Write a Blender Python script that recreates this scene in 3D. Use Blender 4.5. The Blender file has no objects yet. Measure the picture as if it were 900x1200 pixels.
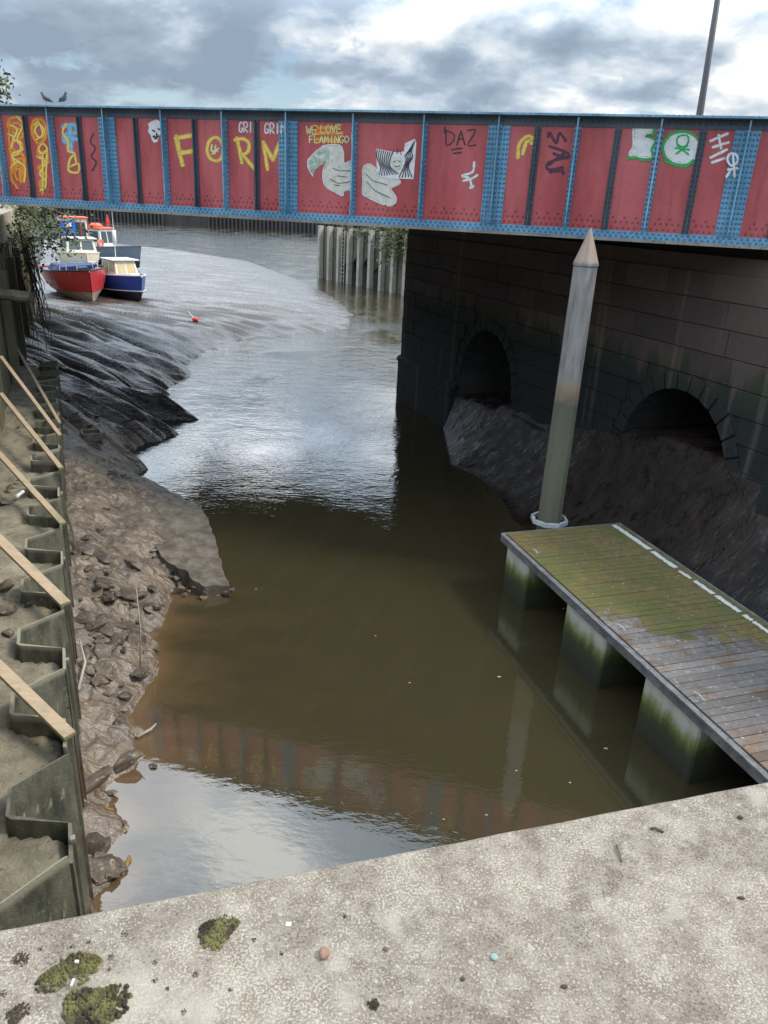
import bpy, bmesh, math, random
import numpy as np
from mathutils import Vector, Matrix
random.seed(7)
S = bpy.context.scene
COL = S.collection
PI = math.pi

# ------------------------------------------------------------------ camera
F = 873.0; TH = math.radians(22.2); RO = math.atan(.052); H = 7.0
fw = Vector((0, math.cos(TH), -math.sin(TH))); r0 = Vector((1, 0, 0)); u0 = r0.cross(fw)
CR = math.cos(RO)*r0 + math.sin(RO)*u0
CU = -math.sin(RO)*r0 + math.cos(RO)*u0
cam = bpy.data.cameras.new('camera'); co = bpy.data.objects.new('camera', cam); COL.objects.link(co)
co.matrix_world = Matrix(((CR.x, CU.x, -fw.x, 0), (CR.y, CU.y, -fw.y, 0), (CR.z, CU.z, -fw.z, H), (0, 0, 0, 1)))
cam.sensor_fit = 'VERTICAL'; cam.sensor_height = 24; cam.lens = F/1200*24
cam.clip_start = .05; cam.clip_end = 4000
S.camera = co
S.render.resolution_x = 768; S.render.resolution_y = 1024

# ------------------------------------------------------------------ world, sun, exposure
SUN_AZ = math.radians(95); SUN_EL = math.radians(50)
w = bpy.data.worlds.new('World'); S.world = w; w.use_nodes = True
nt = w.node_tree; nt.nodes.clear()
def N(t, ty, **k):
    n = t.nodes.new(ty)
    for a, b in k.items(): setattr(n, a, b)
    return n
def math_(t, op, a, b=None, c=None, clamp=False):
    n = N(t, 'ShaderNodeMath', operation=op, use_clamp=clamp)
    for i, x in enumerate((a, b, c)):
        if x is None: continue
        if isinstance(x, (int, float)): n.inputs[i].default_value = x
        else: t.links.new(x, n.inputs[i])
    return n.outputs[0]
def ramp(t, fac, stops, interp='LINEAR'):
    n = N(t, 'ShaderNodeValToRGB'); n.color_ramp.interpolation = interp
    e = n.color_ramp.elements
    while len(e) < len(stops): e.new(.5)
    for i, (p, c) in enumerate(stops):
        e[i].position = p
        e[i].color = (c, c, c, 1) if isinstance(c, (int, float)) else (*c, 1)
    t.links.new(fac, n.inputs[0]); return n.outputs[0]
def noise(t, vec, scale, detail=5, rough=.55, dist=0., dim=None):
    n = N(t, 'ShaderNodeTexNoise'); n.inputs['Scale'].default_value = scale
    n.inputs['Detail'].default_value = detail; n.inputs['Roughness'].default_value = rough
    n.inputs['Distortion'].default_value = dist
    if vec is not None: t.links.new(vec, n.inputs['Vector'])
    return n.outputs['Fac']
def mixc(t, fac, a, b, mode='MIX'):
    n = N(t, 'ShaderNodeMix', data_type='RGBA', blend_type=mode)
    for i, x in ((0, fac), (6, a), (7, b)):
        if isinstance(x, (int, float)): n.inputs[i].default_value = x
        elif isinstance(x, tuple): n.inputs[i].default_value = (*x[:3], 1)
        else: t.links.new(x, n.inputs[i])
    return n.outputs[2]
def mapping(t, vec, loc=(0, 0, 0), rot=(0, 0, 0), scale=(1, 1, 1)):
    n = N(t, 'ShaderNodeMapping'); n.inputs[1].default_value = loc; n.inputs[2].default_value = rot; n.inputs[3].default_value = scale
    t.links.new(vec, n.inputs[0]); return n.outputs[0]

sky = N(nt, 'ShaderNodeTexSky', sky_type='NISHITA', sun_disc=False, sun_elevation=SUN_EL, sun_rotation=SUN_AZ)
bg1 = N(nt, 'ShaderNodeBackground'); bg1.inputs[1].default_value = .11; nt.links.new(sky.outputs[0], bg1.inputs[0])
tc = N(nt, 'ShaderNodeTexCoord'); sp = N(nt, 'ShaderNodeSeparateXYZ'); nt.links.new(tc.outputs['Generated'], sp.inputs[0])
dz = math_(nt, 'ADD', math_(nt, 'ABSOLUTE', sp.outputs[2]), .34)
cb = N(nt, 'ShaderNodeCombineXYZ')
nt.links.new(math_(nt, 'DIVIDE', sp.outputs[0], dz), cb.inputs[0]); nt.links.new(math_(nt, 'DIVIDE', sp.outputs[1], dz), cb.inputs[1])
cv = mapping(nt, cb.outputs[0], loc=(3.9, 2.6, 0.4), scale=(2.3, 2.3, 1))
n1 = noise(nt, cv, 1.15, 10, .52, .12)
n2 = noise(nt, mapping(nt, cv, loc=(.10, .20, .1)), 1.15, 10, .52, .12)
nb = noise(nt, cv, .42, 3, .5, .2)
nd = noise(nt, mapping(nt, cv, loc=(5, 9, 2)), 3.4, 8, .62, .5)
# brighter and more broken towards the right of the view
az = N(nt, 'ShaderNodeMapRange'); az.inputs[1].default_value = .02; az.inputs[2].default_value = .42; nt.links.new(sp.outputs[0], az.inputs[0])
front = N(nt, 'ShaderNodeMapRange'); front.inputs[1].default_value = -.2; front.inputs[2].default_value = .6; nt.links.new(sp.outputs[1], front.inputs[0])
right = math_(nt, 'MULTIPLY', az.outputs[0], front.outputs[0])
sh = math_(nt, 'ADD', math_(nt, 'MULTIPLY', math_(nt, 'SUBTRACT', n2, n1), 2.5), math_(nt, 'MULTIPLY', n1, .75))
sh = math_(nt, 'ADD', sh, math_(nt, 'MULTIPLY', math_(nt, 'SUBTRACT', nd, .5), .35))
sh = math_(nt, 'ADD', sh, math_(nt, 'MULTIPLY', math_(nt, 'SUBTRACT', nb, .5), .55))
sh = math_(nt, 'ADD', sh, math_(nt, 'SUBTRACT', math_(nt, 'MULTIPLY', right, .34), .035))
ccol = ramp(nt, sh, [(.12, (.29, .37, .47)), (.34, (.39, .48, .59)), (.45, (.54, .63, .73)), (.57, (.72, .78, .84)), (.72, (1.05, 1.07, 1.07))])
elv = N(nt, 'ShaderNodeMapRange', interpolation_type='SMOOTHSTEP'); elv.inputs[1].default_value = .17; elv.inputs[2].default_value = .33; nt.links.new(sp.outputs[2], elv.inputs[0])   # overcast skies brighten towards the zenith
bg2 = N(nt, 'ShaderNodeBackground'); nt.links.new(ccol, bg2.inputs[0]); nt.links.new(math_(nt, 'ADD', math_(nt, 'MULTIPLY', elv.outputs[0], 2.05), .80), bg2.inputs[1])
cover = ramp(nt, math_(nt, 'ADD', n1, math_(nt, 'MULTIPLY', math_(nt, 'SUBTRACT', nd, .5), .5)), [(.30, 0.), (.40, 1.)])
mx = N(nt, 'ShaderNodeMixShader'); nt.links.new(cover, mx.inputs[0]); nt.links.new(bg1.outputs[0], mx.inputs[1]); nt.links.new(bg2.outputs[0], mx.inputs[2])
wo = N(nt, 'ShaderNodeOutputWorld'); nt.links.new(mx.outputs[0], wo.inputs[0])

sl = bpy.data.lights.new('sun', 'SUN'); sl.energy = 2.4; sl.angle = math.radians(12); sl.color = (1, .92, .80)
so = bpy.data.objects.new('sun', sl); COL.objects.link(so)
sd = Vector((math.sin(SUN_AZ)*math.cos(SUN_EL), math.cos(SUN_AZ)*math.cos(SUN_EL), math.sin(SUN_EL)))
so.rotation_euler = sd.to_track_quat('Z', 'Y').to_euler(); so.location = sd*60
S.view_settings.view_transform = 'Standard'; S.view_settings.look = 'None'; S.view_settings.gamma = 1
S.view_settings.exposure = 0.4
S.view_settings.use_curve_mapping = False

# ------------------------------------------------------------------ helpers
def ray(px, py): return (px-450)/F*CR - (py-600)/F*CU + fw
def at(px, py, z=0.):
    d = ray(px, py); t = (z-H)/d.z; return Vector((0, 0, H)) + d*t
def onplane(px, py, P, n):
    d = ray(px, py); t = (Vector(P)-Vector((0, 0, H))).dot(n)/d.dot(n); return Vector((0, 0, H)) + d*t
class MB:
    def __init__(s): s.v = []; s.f = []
    def add(s, vs, fs):
        o = len(s.v); s.v += [tuple(x) for x in vs]; s.f += [tuple(i+o for i in f) for f in fs]; return s
    def box(s, c, sz, ax=None, taper=1.):
        """c centre, sz full sizes, ax = 3 axis vectors"""
        X, Y, Z = ax or (Vector((1, 0, 0)), Vector((0, 1, 0)), Vector((0, 0, 1)))
        c = Vector(c); a, b, d = [q/2 for q in sz]; vs = []
        for k in (-1, 1):
            t = taper if k > 0 else 1
            for i, j in ((-1, -1), (1, -1), (1, 1), (-1, 1)): vs.append(c+X*(a*i*t)+Y*(b*j*t)+Z*(d*k))
        return s.add(vs, [(0, 3, 2, 1), (4, 5, 6, 7), (0, 1, 5, 4), (1, 2, 6, 5), (2, 3, 7, 6), (3, 0, 4, 7)])
    def prism(s, pts, ext):
        n = len(pts); ext = Vector(ext); pts = [Vector(p) for p in pts]
        return s.add(pts+[p+ext for p in pts], [tuple(reversed(range(n))), tuple(range(n, 2*n))]+[(i, (i+1) % n, (i+1) % n+n, i+n) for i in range(n)])
    def tube(s, pts, r, n=8, cap=True):
        pts = [Vector(p) for p in pts]; rs = r if isinstance(r, (list, tuple)) else [r]*len(pts); vs = []; fs = []
        ref = Vector((0, 0, 1))
        for i, p in enumerate(pts):
            t = (pts[min(i+1, len(pts)-1)]-pts[max(i-1, 0)]).normalized()
            rf = ref if abs(t.z) < .95 else Vector((1, 0, 0))
            a = t.cross(rf).normalized(); b = t.cross(a)
            for k in range(n): vs.append(p+(a*math.cos(2*PI*k/n)+b*math.sin(2*PI*k/n))*rs[i])
        for i in range(len(pts)-1):
            for k in range(n): fs.append((i*n+k, i*n+(k+1) % n, (i+1)*n+(k+1) % n, (i+1)*n+k))
        if cap: fs += [tuple(reversed(range(n))), tuple((len(pts)-1)*n+k for k in range(n))]
        return s.add(vs, fs)
    def build(s, name, mat, parent=None, smooth=False, bevel=0, fix=True):
        me = bpy.data.meshes.new(name); me.from_pydata(s.v, [], s.f)
        if fix or bevel:
            bm = bmesh.new(); bm.from_mesh(me)
            if fix: bmesh.ops.recalc_face_normals(bm, faces=bm.faces)
            if bevel: bmesh.ops.bevel(bm, geom=bm.edges[:], offset=bevel, segments=1, affect='EDGES')
            bm.to_mesh(me); bm.free()
        if mat: me.materials.append(mat)
        if smooth: me.polygons.foreach_set('use_smooth', [True]*len(me.polygons))
        return link(name, me, parent)
def link(name, me, parent=None, loc=None):
    o = bpy.data.objects.new(name, me); COL.objects.link(o)
    if parent: o.parent = parent
    if loc is not None: o.location = loc
    return o
def tag(o, label, cat, group=None):
    o['label'] = label; o['category'] = cat
    if group: o['group'] = group
    return o
def thing(name, label, cat, loc=(0, 0, 0), rz=0, group=None):
    o = bpy.data.objects.new(name, None); COL.objects.link(o); o.location = loc; o.rotation_euler = (0, 0, rz); o.empty_display_size = .2
    return tag(o, label, cat, group)
def struct(o): o['kind'] = 'structure'; return o
def stuff(o): o['kind'] = 'stuff'; return o

# numpy value noise
_rng = np.random.RandomState(3); _T = _rng.rand(256, 256)
def vn(x, y):
    xi = np.floor(x).astype(int); yi = np.floor(y).astype(int); fx = x-xi; fy = y-yi
    fx = fx*fx*(3-2*fx); fy = fy*fy*(3-2*fy)
    g = lambda a, b: _T[a & 255, b & 255]
    return (g(xi, yi)*(1-fx)+g(xi+1, yi)*fx)*(1-fy)+(g(xi, yi+1)*(1-fx)+g(xi+1, yi+1)*fx)*fy
def sabs(x, e=.13): return np.sqrt(x*x+e*e)-e*.4
def fbm(x, y, o=4):
    s = 0; a = .5; t = 0
    for i in range(o): s = s+a*vn(x+17*i, y+31*i); t += a; x = x*2.03; y = y*2.03; a *= .5
    return s/t

# ------------------------------------------------------------------ materials
def mat(name, build, rough=.8, spec=.5):
    m = bpy.data.materials.new(name); m.use_nodes = True; t = m.node_tree; p = t.nodes['Principled BSDF']
    p.inputs['Roughness'].default_value = rough
    g = N(t, 'ShaderNodeNewGeometry'); build(t, p, g.outputs['Position']); return m
def setc(t, p, c):
    if isinstance(c, tuple): p.inputs['Base Color'].default_value = (*c, 1)
    else: t.links.new(c, p.inputs['Base Color'])
def bump(t, p, h, dist=.02, strength=1.):
    b = N(t, 'ShaderNodeBump'); b.inputs['Distance'].default_value = dist; b.inputs['Strength'].default_value = strength
    t.links.new(h, b.inputs['Height']); t.links.new(b.outputs[0], p.inputs['Normal']); return b
def setr(t, p, r): t.links.new(r, p.inputs['Roughness'])
def objrand(t): return N(t, 'ShaderNodeObjectInfo').outputs['Random']
def zof(t, pos):
    s = N(t, 'ShaderNodeSeparateXYZ'); t.links.new(pos, s.inputs[0]); return s.outputs[2]
def maprange(t, v, a, b, c=0., d=1.):
    n = N(t, 'ShaderNodeMapRange'); t.links.new(v, n.inputs[0])
    for i, x in zip((1, 2, 3, 4), (a, b, c, d)): n.inputs[i].default_value = x
    return n.outputs[0]
def weathered(name, c1, c2, c3=None, sc=3., rough=.75, bumpd=.006, vary=.0, metallic=0, streak=False):
    def b(t, p, pos):
        v = mapping(t, pos, scale=(1, 1, .15 if streak else 1))
        n = noise(t, v, sc, 7, .62); c = mixc(t, ramp(t, n, [(.35, 0.), (.65, 1.)]), c1, c2)
        if c3: c = mixc(t, ramp(t, noise(t, pos, sc*4.3, 6, .7), [(.56, 0.), (.66, 1.)]), c, c3)
        if vary:
            h = N(t, 'ShaderNodeHueSaturation'); t.links.new(c, h.inputs['Color']); t.links.new(maprange(t, objrand(t), 0, 1, 1-vary, 1+vary), h.inputs['Value']); c = h.outputs[0]
        setc(t, p, c); p.inputs['Metallic'].default_value = metallic
        bump(t, p, noise(t, pos, sc*12, 5, .7), bumpd)
    return mat(name, b, rough)
def plain(name, c, rough=.5, dirt=.25):
    def b(t, p, pos):
        setc(t, p, mixc(t, maprange(t, noise(t, pos, 6, 6, .65), .4, .75, 0, dirt*1.6), c, tuple(x*.35+.02 for x in c)))
    return mat(name, b, rough)

def m_water(t, p, pos):
    at_ = N(t, 'ShaderNodeAttribute', attribute_name='shallow').outputs['Fac']
    n = noise(t, pos, 1.3, 5, .6, .4)
    deep = mixc(t, n, (.040, .033, .016), (.052, .042, .021))
    setc(t, p, mixc(t, at_, deep, (.13, .082, .04)))
    p.inputs['Roughness'].default_value = .02; p.inputs['IOR'].default_value = 2.0
    # fine ripples, strongest in wind patches further out
    d = N(t, 'ShaderNodeSeparateXYZ'); t.links.new(pos, d.inputs[0])
    far = maprange(t, d.outputs[1], 11, 40, .0, 1.)
    patch = ramp(t, noise(t, mapping(t, pos, scale=(.9, .55, 1)), .35, 3, .5), [(.38, .25), (.62, 1.)])
    r1 = noise(t, mapping(t, pos, scale=(1, 1.9, 1), rot=(0, 0, .35)), 4.5, 3, .55)
    r2 = noise(t, mapping(t, pos, scale=(1, 1.6, 1), rot=(0, 0, -.2)), 1.1, 3, .5)
    amp = math_(t, 'MULTIPLY', math_(t, 'ADD', math_(t, 'MULTIPLY', far, 1.), .10), patch)
    h = math_(t, 'MULTIPLY', math_(t, 'ADD', math_(t, 'MULTIPLY', r1, .6), r2), amp)
    bump(t, p, h, .045)
M_WATER = mat('river_water', m_water)

def m_mud(t, p, pos):
    z = zof(t, pos); s = N(t, 'ShaderNodeSeparateXYZ'); t.links.new(pos, s.inputs[0])
    n = noise(t, pos, 1.7, 8, .62, .3); n2 = noise(t, pos, 9, 6, .65)
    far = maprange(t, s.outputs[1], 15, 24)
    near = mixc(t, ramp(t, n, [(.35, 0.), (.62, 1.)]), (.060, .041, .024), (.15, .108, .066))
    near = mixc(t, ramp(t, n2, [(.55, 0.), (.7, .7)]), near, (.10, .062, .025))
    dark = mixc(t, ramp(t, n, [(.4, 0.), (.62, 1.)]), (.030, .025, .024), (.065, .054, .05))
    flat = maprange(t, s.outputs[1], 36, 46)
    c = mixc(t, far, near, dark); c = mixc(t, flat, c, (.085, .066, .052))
    setc(t, p, c)
    rr = math_(t, 'ADD', maprange(t, noise(t, pos, 5, 6, .7), .3, .7, .14, .42), maprange(t, s.outputs[1], 13, 18, .12, 0)); setr(t, p, rr)
    p.inputs['IOR'].default_value = 1.9
    hh = math_(t, 'ADD', math_(t, 'MULTIPLY', noise(t, pos, 16, 4, .6), .5), math_(t, 'MULTIPLY', noise(t, mapping(t, pos, rot=(0, 0, .5), scale=(.22, 1.6, 1)), 6, 5, .6), 1.8))
    bump(t, p, math_(t, 'MULTIPLY', hh, maprange(t, s.outputs[1], 30, 50, 1.3, .35)), .03)
M_MUD = mat('wet_estuary_mud', m_mud)
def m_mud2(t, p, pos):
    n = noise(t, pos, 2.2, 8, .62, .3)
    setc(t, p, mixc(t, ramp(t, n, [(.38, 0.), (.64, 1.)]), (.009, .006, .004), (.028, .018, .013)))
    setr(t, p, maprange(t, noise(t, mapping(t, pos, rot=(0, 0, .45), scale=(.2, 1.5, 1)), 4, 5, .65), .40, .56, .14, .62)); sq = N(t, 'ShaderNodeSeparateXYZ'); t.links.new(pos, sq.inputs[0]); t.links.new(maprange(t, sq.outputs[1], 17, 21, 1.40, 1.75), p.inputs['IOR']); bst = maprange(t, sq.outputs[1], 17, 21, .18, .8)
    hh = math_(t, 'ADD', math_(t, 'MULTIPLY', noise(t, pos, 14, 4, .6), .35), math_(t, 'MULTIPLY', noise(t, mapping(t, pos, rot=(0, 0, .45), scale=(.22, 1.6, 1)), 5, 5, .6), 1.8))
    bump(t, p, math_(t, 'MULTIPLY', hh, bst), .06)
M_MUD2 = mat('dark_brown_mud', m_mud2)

def m_parapet(t, p, pos):
    n = noise(t, pos, 3.2, 8, .65, .2); n2 = noise(t, mapping(t, pos, scale=(1, 1, 1)), 26, 6, .7)
    c = mixc(t, ramp(t, n, [(.25, 0.), (.75, 1.)]), (.125, .10, .076), (.21, .172, .133))
    c = mixc(t, ramp(t, n2, [(.42, 0.), (.6, .55)]), c, (.31, .27, .215))
    dens = maprange(t, noise(t, mapping(t, pos, loc=(2, 8, 0)), 9, 6, .65), .3, .7, -.09, .09)
    f1 = ramp(t, math_(t, 'ADD', noise(t, pos, 230, 4, .62), dens), [(.52, 0.), (.62, 1.)])
    c = mixc(t, math_(t, 'MULTIPLY', f1, .72), c, (.43, .385, .31))
    f2 = ramp(t, math_(t, 'SUBTRACT', noise(t, mapping(t, pos, loc=(4, 4, 0)), 190, 5, .65), dens), [(.56, 0.), (.66, .8)])
    c = mixc(t, f2, c, (.075, .06, .047))
    f3 = ramp(t, noise(t, mapping(t, pos, loc=(1, 6, 0)), 55, 3, .5), [(.66, 0.), (.70, .8)]); c = mixc(t, math_(t, 'MULTIPLY', f3, .6), c, (.46, .41, .34))
    pale = ramp(t, noise(t, mapping(t, pos, loc=(9, 4, 0)), 7, 5, .6), [(.58, 0.), (.72, .6)])
    c = mixc(t, pale, c, (.36, .32, .26))
    setc(t, p, c); p.inputs['Specular IOR Level'].default_value = .25
    bump(t, p, math_(t, 'ADD', math_(t, 'MULTIPLY', n2, 1.), math_(t, 'MULTIPLY', noise(t, pos, 160, 3, .7), .5)), .0035)
M_PARAPET = mat('exposed_aggregate_concrete', m_parapet, .9)

def m_sheet(t, p, pos):
    z = zof(t, pos); n = noise(t, mapping(t, pos, scale=(1, 1, .35)), 5, 8, .68)
    c = mixc(t, ramp(t, n, [(.35, 0.), (.65, 1.)]), (.035, .038, .026), (.145, .14, .098))
    c = mixc(t, ramp(t, noise(t, pos, 16, 6, .7), [(.58, 0.), (.70, .8)]), c, (.20, .185, .14))
    low = math_(t, 'MULTIPLY', maprange(t, z, 1.5, .6), ramp(t, noise(t, pos, 3, 5, .6), [(.45, 0.), (.6, 1.)]))
    c = mixc(t, math_(t, 'MULTIPLY', low, .8), c, (.095, .045, .02))
    top = maprange(t, z, 2.13, 2.19); c = mixc(t, math_(t, 'MULTIPLY', top, .8), c, (.30, .28, .21))
    setc(t, p, c); bump(t, p, noise(t, pos, 35, 6, .75), .012)
M_SHEET = mat('algae_covered_sheet_steel', m_sheet, .7)
M_LEDGE = weathered('silted_concrete_ledge', (.125, .105, .07), (.27, .235, .165), (.08, .08, .045), sc=2.6, bumpd=.02)
def m_plank(t, p, pos):
    n = noise(t, mapping(t, pos, rot=(0, 0, .45), scale=(.25, 3, 3)), 8, 6, .65); z = zof(t, pos)
    c = mixc(t, n, (.24, .17, .11), (.50, .38, .26)); c = mixc(t, ramp(t, noise(t, pos, 5, 6, .7), [(.5, 0.), (.64, .7)]), c, (.22, .21, .12))
    g = math_(t, 'ADD', maprange(t, z, 2.27, 2.40, .55, -.35), math_(t, 'MULTIPLY', math_(t, 'SUBTRACT', noise(t, pos, 6, 5, .6), .5), 1.2))
    c = mixc(t, math_(t, 'MULTIPLY', maprange(t, g, 0, .6), .8), c, (.12, .155, .045)); setc(t, p, c); bump(t, p, n, .008)
M_PLANK = mat('greenish_timber', m_plank, .85)
M_ROCK = weathered('muddy_stone', (.045, .033, .023), (.16, .12, .083), (.27, .24, .19), sc=4, rough=.38, bumpd=.012, vary=.35)
M_SLAB = weathered('broken_concrete', (.085, .068, .05), (.22, .185, .145), (.16, .105, .05), sc=3.5, rough=.34, bumpd=.035)

def m_lwall(t, p, pos):
    z = zof(t, pos); n = noise(t, mapping(t, pos, scale=(1, 1, .18)), 3, 7, .65)
    c = mixc(t, ramp(t, n, [(.35, 0.), (.65, 1.)]), (.17, .14, .10), (.40, .35, .26))
    g = math_(t, 'MULTIPLY', maprange(t, z, 5.6, 4.2), .9); c = mixc(t, g, c, mixc(t, n, (.05, .06, .03), (.19, .17, .10)))
    setc(t, p, c); bump(t, p, noise(t, pos, 14, 6, .7), .02)
M_LWALL = mat('stained_quay_wall', m_lwall, .85)
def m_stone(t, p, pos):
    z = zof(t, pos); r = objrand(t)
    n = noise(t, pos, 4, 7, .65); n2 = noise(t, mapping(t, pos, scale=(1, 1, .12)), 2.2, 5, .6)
    base = mixc(t, r, (.07, .046, .035), (.135, .092, .066)); base = mixc(t, math_(t, 'MULTIPLY', n, .8), base, (.035, .035, .04))  # stone colour lowered to deepen the shade under the bridge
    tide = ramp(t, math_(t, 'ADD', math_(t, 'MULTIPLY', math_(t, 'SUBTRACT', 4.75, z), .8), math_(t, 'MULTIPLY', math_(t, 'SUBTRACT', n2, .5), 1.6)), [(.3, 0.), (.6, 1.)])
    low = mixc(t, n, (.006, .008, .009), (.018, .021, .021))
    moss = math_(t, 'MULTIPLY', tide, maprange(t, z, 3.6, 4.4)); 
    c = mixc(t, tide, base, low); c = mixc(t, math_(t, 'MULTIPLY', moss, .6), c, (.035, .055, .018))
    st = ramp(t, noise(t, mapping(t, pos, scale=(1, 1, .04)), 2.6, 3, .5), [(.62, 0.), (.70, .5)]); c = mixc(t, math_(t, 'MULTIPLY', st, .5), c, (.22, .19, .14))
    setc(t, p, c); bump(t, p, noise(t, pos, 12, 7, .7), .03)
M_STONE = mat('shade_darkened_sandstone_blocks', m_stone, .85)
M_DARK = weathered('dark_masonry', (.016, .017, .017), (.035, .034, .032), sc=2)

def m_paint(base, dark, rust=.5, name='paint'):
    def b(t, p, pos):
        n = noise(t, mapping(t, pos, scale=(1, 1, .35)), 4, 7, .65)
        c = mixc(t, ramp(t, n, [(.3, 0.), (.7, 1.)]), base, dark)
        fade = ramp(t, noise(t, mapping(t, pos, scale=(1, 1, .3)), 1.1, 6, .6), [(.42, 0.), (.60, .75)]); c = mixc(t, fade, c, tuple(min(1, x*1.15+.05) for x in base))
        rs = ramp(t, noise(t, pos, 15, 7, .72), [(.54, 0.), (.64, min(1, rust*1.3))]); c = mixc(t, rs, c, (.14, .075, .04))
        sk = ramp(t, noise(t, mapping(t, pos, scale=(1, 1, .06)), 9, 4, .6), [(.58, 0.), (.68, .35)]); c = mixc(t, sk, c, tuple(x*.4+.015 for x in base))
        z = zof(t, pos)
        setc(t, p, c); setr(t, p, maprange(t, n, .3, .7, .38, .6)); bump(t, p, noise(t, pos, 30, 5, .6), .003)
    return mat(name, b, .5)
M_RED = m_paint((.40, .055, .058), (.30, .042, .046), .25, 'faded_red_paint')
M_BLUE = m_paint((.10, .29, .44), (.065, .19, .31), .6, 'chalky_blue_paint')
M_NAVY = m_paint((.020, .035, .055), (.035, .07, .10), .5, 'grimy_navy_and_flange_shade')
M_FLANGE = m_paint((.16, .33, .44), (.09, .2, .28), .7, 'pale_blue_flange_paint')
M_BASE = m_paint((.22, .20, .16), (.10, .12, .12), .8, 'scaly_bottom_flange')
M_RIVET = m_paint((.045, .12, .19), (.06, .16, .25), .4, 'dark_blue_rivet_paint'); M_RIVR = m_paint((.20, .03, .035), (.14, .025, .03), .3, 'dark_red_rivet_paint')
def spray(name, c):
    m = bpy.data.materials.new(name); m.use_nodes = True; t = m.node_tree; p = t.nodes['Principled BSDF']; p.inputs['Roughness'].default_value = .6
    pos = N(t, 'ShaderNodeNewGeometry').outputs['Position']; core = N(t, 'ShaderNodeAttribute', attribute_name='core').outputs['Fac']
    setc(t, p, mixc(t, maprange(t, noise(t, pos, 9, 5, .65), .35, .7, 0, .5), c, tuple(x*.6 for x in c)))
    k = math_(t, 'ADD', core, math_(t, 'MULTIPLY', math_(t, 'SUBTRACT', noise(t, pos, 60, 5, .75), .5), .9))
    a = math_(t, 'MULTIPLY', ramp(t, k, [(.10, 0.), (.55, 1.)]), ramp(t, noise(t, pos, 12, 6, .7), [(.32, .7), (.46, 1.)]))
    t.links.new(a, p.inputs['Alpha']); return m
def flat(name, c, rough=.7):
    return spray(name, c)
def flat_old(name, c, rough=.7): return mat(name, lambda t, p, pos: setc(t, p, mixc(t, maprange(t, noise(t, pos, 30, 4, .6), .35, .7, 0, .35), c, tuple(x*.55 for x in c))), rough)
G_YEL = flat('yellow_spray', (.80, .58, .11)); G_OR = flat('orange_spray', (.75, .27, .02)); G_WH = flat('white_spray', (.72, .72, .70))
G_BK = flat('black_spray', (.03, .02, .03)); G_GN = flat('green_spray', (.02, .40, .09)); G_CREAM = flat('cream_spray', (.64, .62, .52))
G_PALE = flat('pale_yellow_spray', (.72, .68, .32)); G_CY = flat('light_blue_spray', (.22, .46, .62)); G_PU = flat('dull_purple_spray', (.075, .025, .05))
G_MINT = flat('mint_spray', (.36, .5, .40))

def m_deck(t, p, pos):
    s = N(t, 'ShaderNodeSeparateXYZ'); t.links.new(pos, s.inputs[0])
    r = objrand(t); n = noise(t, mapping(t, pos, rot=(0, 0, .42), scale=(1, 7, 1)), 5, 6, .65)
    wood = mixc(t, n, (.075, .065, .06), (.27, .245, .225)); wood = mixc(t, ramp(t, noise(t, pos, 14, 5, .7), [(.55, 0.), (.68, .6)]), wood, (.42, .37, .33)); wood = mixc(t, ramp(t, noise(t, pos, 2.3, 6, .65), [(.52, 0.), (.62, .7)]), wood, (.15, .085, .045)); h = N(t, 'ShaderNodeHueSaturation'); t.links.new(wood, h.inputs['Color']); t.links.new(maprange(t, r, 0, 1, .75, 1.2), h.inputs['Value']); wood = h.outputs[0]
    n2 = noise(t, pos, 1.1, 6, .6, .2); n3 = noise(t, pos, 6, 7, .7)
    far = math_(t, 'ADD', maprange(t, s.outputs[1], 8.4, 11.3, -.42, .38), math_(t, 'MULTIPLY', maprange(t, s.outputs[0], 4.0, 6.5, -.1, .25), 1.))
    mossf = ramp(t, math_(t, 'ADD', far, math_(t, 'ADD', math_(t, 'MULTIPLY', n2, .9), math_(t, 'MULTIPLY', math_(t, 'SUBTRACT', n3, .25), .95))), [(.66, 0.), (.74, .93)])
    mc = mixc(t, ramp(t, n3, [(.38, 0.), (.62, 1.)]), (.17, .105, .045), (.22, .185, .05)); mc = mixc(t, ramp(t, n2, [(.45, 0.), (.60, .8)]), mc, (.125, .135, .03))
    c = mixc(t, mossf, wood, mc)
    setc(t, p, c); bump(t, p, math_(t, 'ADD', math_(t, 'MULTIPLY', math_(t, 'MULTIPLY', noise(t, pos, 40, 6, .75), mossf), 2.2), n), .012)
M_DECK = mat('mossy_grey_decking', m_deck, .9)
def m_float(t, p, pos):
    z = zof(t, pos); n = noise(t, mapping(t, pos, scale=(1, 1, .3)), 5, 6, .65)
    k = math_(t, 'ADD', z, math_(t, 'MULTIPLY', math_(t, 'SUBTRACT', n, .5), .5))
    c = ramp(t, k, [(.0, (.03, .03, .018)), (.42, (.05, .052, .026)), (.55, (.10, .12, .03)), (.66, (.26, .28, .12)), (.78, (.50, .49, .42)), (1., (.66, .65, .60))])
    setc(t, p, c); bump(t, p, noise(t, pos, 25, 6, .7), .01)
M_FLOAT = mat('algae_stained_float_concrete', m_float, .8)
M_FASCIA = weathered('grey_timber_fascia', (.10, .10, .10), (.22, .22, .22), (.05, .05, .05), sc=5)
M_STRIP = weathered('worn_white_strip', (.62, .62, .58), (.72, .72, .68), (.3, .3, .2), sc=6)
M_GALV = weathered('galvanised_steel', (.45, .47, .48), (.6, .61, .62), sc=8, rough=.45)
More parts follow.
